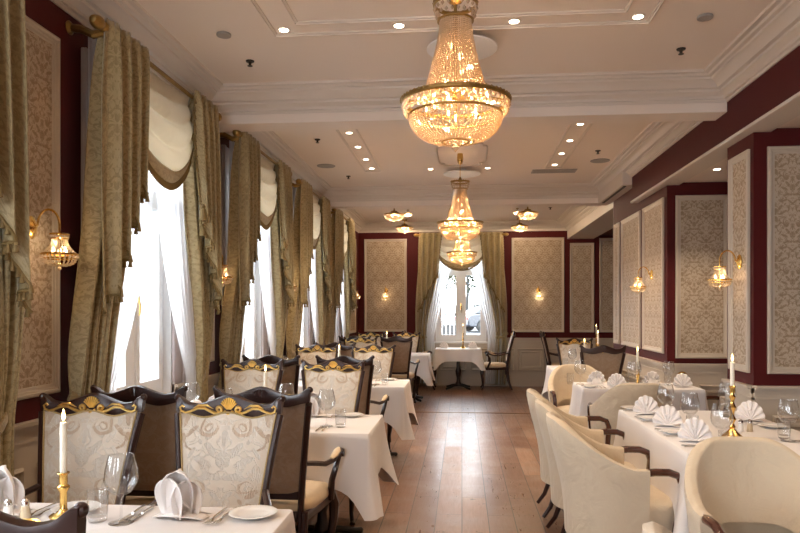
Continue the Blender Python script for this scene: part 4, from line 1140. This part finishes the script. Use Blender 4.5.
def setting(cx, cy, rz, where, nap, simple=False, plate=True):
    """cx,cy table-edge point; person looks along local +y"""
    M = Matrix.Rotation(rz, 3, 'Z')
    def W(x, y): v = M @ Vector((x, y, 0)); return (cx + v.x, cy + v.y, ZT)
    use_first(nap, W(0, .135), (rz + random.uniform(-.3, .3)) if nap is np_c or abs(math.sin(rz)) < .5 else random.uniform(-.35, .35), 'white folded napkin standing at ' + where, 'folded napkins')
    use_first(wg, W(.165, .215), rz, 'stemmed wine glass at ' + where, 'wine glasses')
    use_first(tg, W(.255, .20), rz, 'clear water tumbler at ' + where, 'water tumblers')
    if simple: return
    if plate: use_first(pl, W(-.25, .10), rz, 'white side plate at ' + where, 'side plates')
    use_first(kn, W(.14, .12), rz, 'inner steel knife at ' + where, 'table knives'); use_first(kn, W(.172, .125), rz + .04, 'outer steel knife at ' + where, 'table knives')
    use_first(fk, W(-.125, .12), rz, 'inner steel fork at ' + where, 'table forks'); use_first(fk, W(-.155, .115), rz - .05, 'outer steel fork at ' + where, 'table forks')
for key, (ta, tb), nm in (('L1', T1, 'nearest left table'), ('L2', T2, 'second left table'), ('L3', T3, 'third left table'), ('L4', T4, 'farthest left table')):
    for x, sd in ((CX, 'aisle'), (CW, 'window')):
        if key != 'L4' or sd == 'aisle': setting(x + (.025 if key == 'L1' else 0), tb, PI, 'rear %s seat, %s' % (sd, nm), np_c, key == 'L4')
        if key == 'L2' or (key == 'L3' and sd == 'aisle'): setting(x, ta, 0, 'front %s seat, %s' % (sd, nm), np_c)
    if key == 'L3': pass
for i, (y, w) in enumerate(((3.86, 'nearest'), (4.36, 'middle'), (4.84, 'farthest'))):
    setting(1.12, y, -PI / 2, '%s aisle-side seat, long right table' % w, np_f)
for y, w in ((3.75, 'nearest'), (4.62, 'farthest')): setting(1.98, y, PI / 2, '%s wall-side seat, long right table' % w, np_f)
setting(1.43, 6.42, 0, 'front seat, second right table', np_f); setting(1.30, 7.0, PI, 'rear left seat, second right table', np_f, True)
setting(1.82, 7.0, PI, 'rear right seat, second right table', np_f, True); setting(2.18, 6.62, PI / 2, 'niche seat, second right table', np_f, True)
setting(1.55, 8.38, 0, 'front seat, third right table', np_c, True); setting(1.56, 9.12, PI, 'rear seat, third right table', np_c, True)
use_first(np_f, (1.13, 2.17, ZT), .6, 'folded napkin tip at the bottom right corner of the picture', 'folded napkins')
for x, w in ((-.34, 'left'), (.20, 'right')): use_first(np_f, (x, 13.05, ZT), 0, 'white fan napkin on the window table, %s of the candle' % w, 'folded napkins')
CL = 'short brass candlestick with lit white candle on the '
for k, dx, dy, nm in (('L1', -.105, .14, 'nearest left table'), ('L2', 0, -.08, 'second left table'), ('L3', .0, .1, 'third left table'), ('L4', .0, -.1, 'farthest left table'), ('R3', .02, -.1, 'third right table')):
    cx, cy, hx, hy = TL[k]; use_first(cs, (cx + dx, cy + dy, ZT), 0, CL + nm, 'short candlesticks')
use_first(cs, (1.66, 6.72, ZT), 0, CL + 'second right table', 'short candlesticks')
for x, y, nm in ((1.51, 4.02, 'long right foreground table'), (.02, 13.1, 'end wall window table'), (2.45, 12.9, 'far right corner table'), (1.72, 8.95, 'third right table behind the short one')):
    use_first(ct, (x, y, ZT), 0, 'tall turned brass candlestick with lit candle on ' + nm, 'tall candlesticks')
for (cx, cy), nm in (((-1.49, 2.20), 'nearest left table'), ((-1.45, 4.3), 'second left table'), ((1.66, 4.2), 'long right table')):
    use_first(ss, (cx - .035, cy, ZT), 0, 'white salt shaker with steel cap on the ' + nm, 'salt shakers'); use_first(ps, (cx + .02, cy + .01, ZT), 0, 'pale wooden pepper shaker with steel cap on the ' + nm, 'pepper shakers')

# ------------------------------------------------------------------ outside the end window
g = MB().grid(lambda u, v: (lerp(-40, 40, u), lerp(13.95, 60, v), lerp(-.05, .8, v ** .8)), 20, 20); struct(g.build('ground_outside', 'snow_ground'))
g2 = MB().box(-30, -2.4, -8, 13.9, -.6, -.5); struct(g2.build('ground_side', 'snow_ground'))
def gz(y): return -.05 + .85 * ((y - 13.95) / 46.05) ** .8
def make_car(name, mat, loc, rz, lab):
    r = thing(name, lab, 'car', loc, rz)
    low = [(-2.15, .30), (-2.15, .70), (-2.0, .86), (-1.3, .93), (1.0, .95), (1.75, .86), (2.1, .70), (2.15, .35), (1.9, .25), (-1.9, .25)]
    m = MB().prism(low, 'y', -.85, .85); m.build('body', mat, r, bev=.05)
    top = [(-1.75, .90), (-1.15, 1.36), (-.3, 1.45), (.5, 1.40), (1.25, .92)]
    MB().prism(top, 'y', -.74, .74).build('cabin', 'car_glass', r, bev=.05)
    MB().prism([(-1.2, 1.37), (-.3, 1.45), (.5, 1.41), (.5, 1.45), (-.3, 1.49), (-1.2, 1.41)], 'y', -.70, .70).build('roof', mat, r)
    for x in (-1.35, 1.35):
        for s in (-1, 1):
            m = MB().lathe([(.2, -.1), (.31, -.1), (.32, 0), (.31, .1), (.2, .1)], 20); m.xf(Matrix.Translation((x, s * .78, .32)) @ Matrix.Rotation(PI / 2, 4, 'X')); m.build('wheel', 'tyre', r)
    for s in (-1, 1): MB().box(-2.19, -2.12, s * .5, s * .8, .6, .75, .01).build('tail_light', 'tail_light', r)
make_car('parked_car', 'car_blue', (1.9, 36, gz(36)), R(25), 'dark parked car outside the end window, lower of the two')
make_car('parked_car', 'car_white', (2.2, 44, gz(44)), R(15), 'pale parked car outside the end window, behind the dark one')
fn = thing('picket_fence', 'pale slatted wooden fence outside the left half of the end window', 'fence', (-.25, 24, gz(24)))
for k in range(16): MB().box(-1.95 + k * .14, -1.87 + k * .14, -.02, .02, 0, 1.45 + .1 * (k % 2), .004).build('picket', 'fence_wood', fn)
MB().box(-2.0, .2, .02, .05, .3, .4).build('rail', 'fence_wood', fn); MB().box(-2.0, .2, .02, .05, 1.1, 1.2).build('rail', 'fence_wood', fn)
def make_tree(x, y, h, mat, lab, sd):
    rnd = random.Random(sd); r = thing('leafy_tree', lab, 'tree', (x, y, gz(y)))
    MB().tube([(0, 0, -.1), (.1, 0, h * .4), (0, .1, h * .75)], lambda t: .18 - .1 * t, 8).build('trunk', 'fence_wood', r)
    m = MB()
    for i in range(900):
        a, b = rnd.uniform(0, 2*PI), rnd.uniform(-1, 1); q = rnd.uniform(.5, 1) ; rr = h * .42 * q
        c = Vector((rr * cos(a) * math.sqrt(1 - b*b), rr * sin(a) * math.sqrt(1 - b*b), h * .68 + rr * b * .85)); s = rnd.uniform(.1, .24)
        u = Vector((rnd.gauss(0,1), rnd.gauss(0,1), rnd.gauss(0,1))).normalized(); w = u.cross(Vector((rnd.gauss(0,1), rnd.gauss(0,1), rnd.gauss(0,1)))).normalized()
        m.add([c - u*s, c - w*s*.5, c + u*s, c + w*s*.5], [(0, 1, 2, 3)])
    m.build('crown', mat, r)
make_tree(-2.0, 49, 5.4, 'leaf_yellow', 'yellow-green tree outside, left half of the end window', 1); make_tree(2.5, 50, 5.0, 'leaf_green', 'green tree outside, right half of the end window', 2)
make_tree(0.4, 58, 6.4, 'leaf_green', 'pale green tree behind the others outside the end window', 3)

# ------------------------------------------------------------------ light and camera
w = bpy.data.worlds.new('World'); SC.world = w; w.use_nodes = True; nt = w.node_tree
bg = nt.nodes['Background']; bg.inputs[0].default_value = (.86, .93, 1.0, 1); bg.inputs[1].default_value = 14.0
for loc, rz in places + [((XL, WIN[0], 0), PI / 2), ((XL, WIN[1], 0), PI / 2), ((-.9, YB, 0), PI)]:  # extra entries serve the added, unseen openings behind the camera
    l = bpy.data.lights.new('daylight_portal', 'AREA'); l.shape = 'RECTANGLE'; l.size = 1.3; l.size_y = 2.0; l.cycles.is_portal = True
    o = bpy.data.objects.new('daylight_portal', l); COL.objects.link(o)
    M = Matrix.Translation(loc) @ Matrix.Rotation(rz, 4, 'Z') @ Matrix.Translation((0, .26, 1.84)) @ Matrix.Rotation(-PI / 2, 4, 'X')
    o.matrix_world = M
cam = bpy.data.cameras.new('camera'); co = bpy.data.objects.new('camera', cam); COL.objects.link(co); SC.camera = co
co.location = (0, 0, 1.47); co.rotation_euler = (PI / 2, 0, R(5.13)); cam.sensor_width = 36; cam.lens = 690 / 800 * 36; cam.shift_y = (311 - 266.5) / 800
cam.clip_start = .05; cam.clip_end = 300
vs = SC.view_settings; vs.view_transform = 'Standard'; vs.look = 'None'; vs.gamma = 1; vs.use_curve_mapping = False; vs.exposure = 0.32
cy = SC.cycles; cy.max_bounces = 10; cy.diffuse_bounces = 5; cy.glossy_bounces = 4; cy.transparent_max_bounces = 32; cy.transmission_bounces = 6
cy.caustics_reflective = False; cy.caustics_refractive = False; cy.sample_clamp_indirect = 6
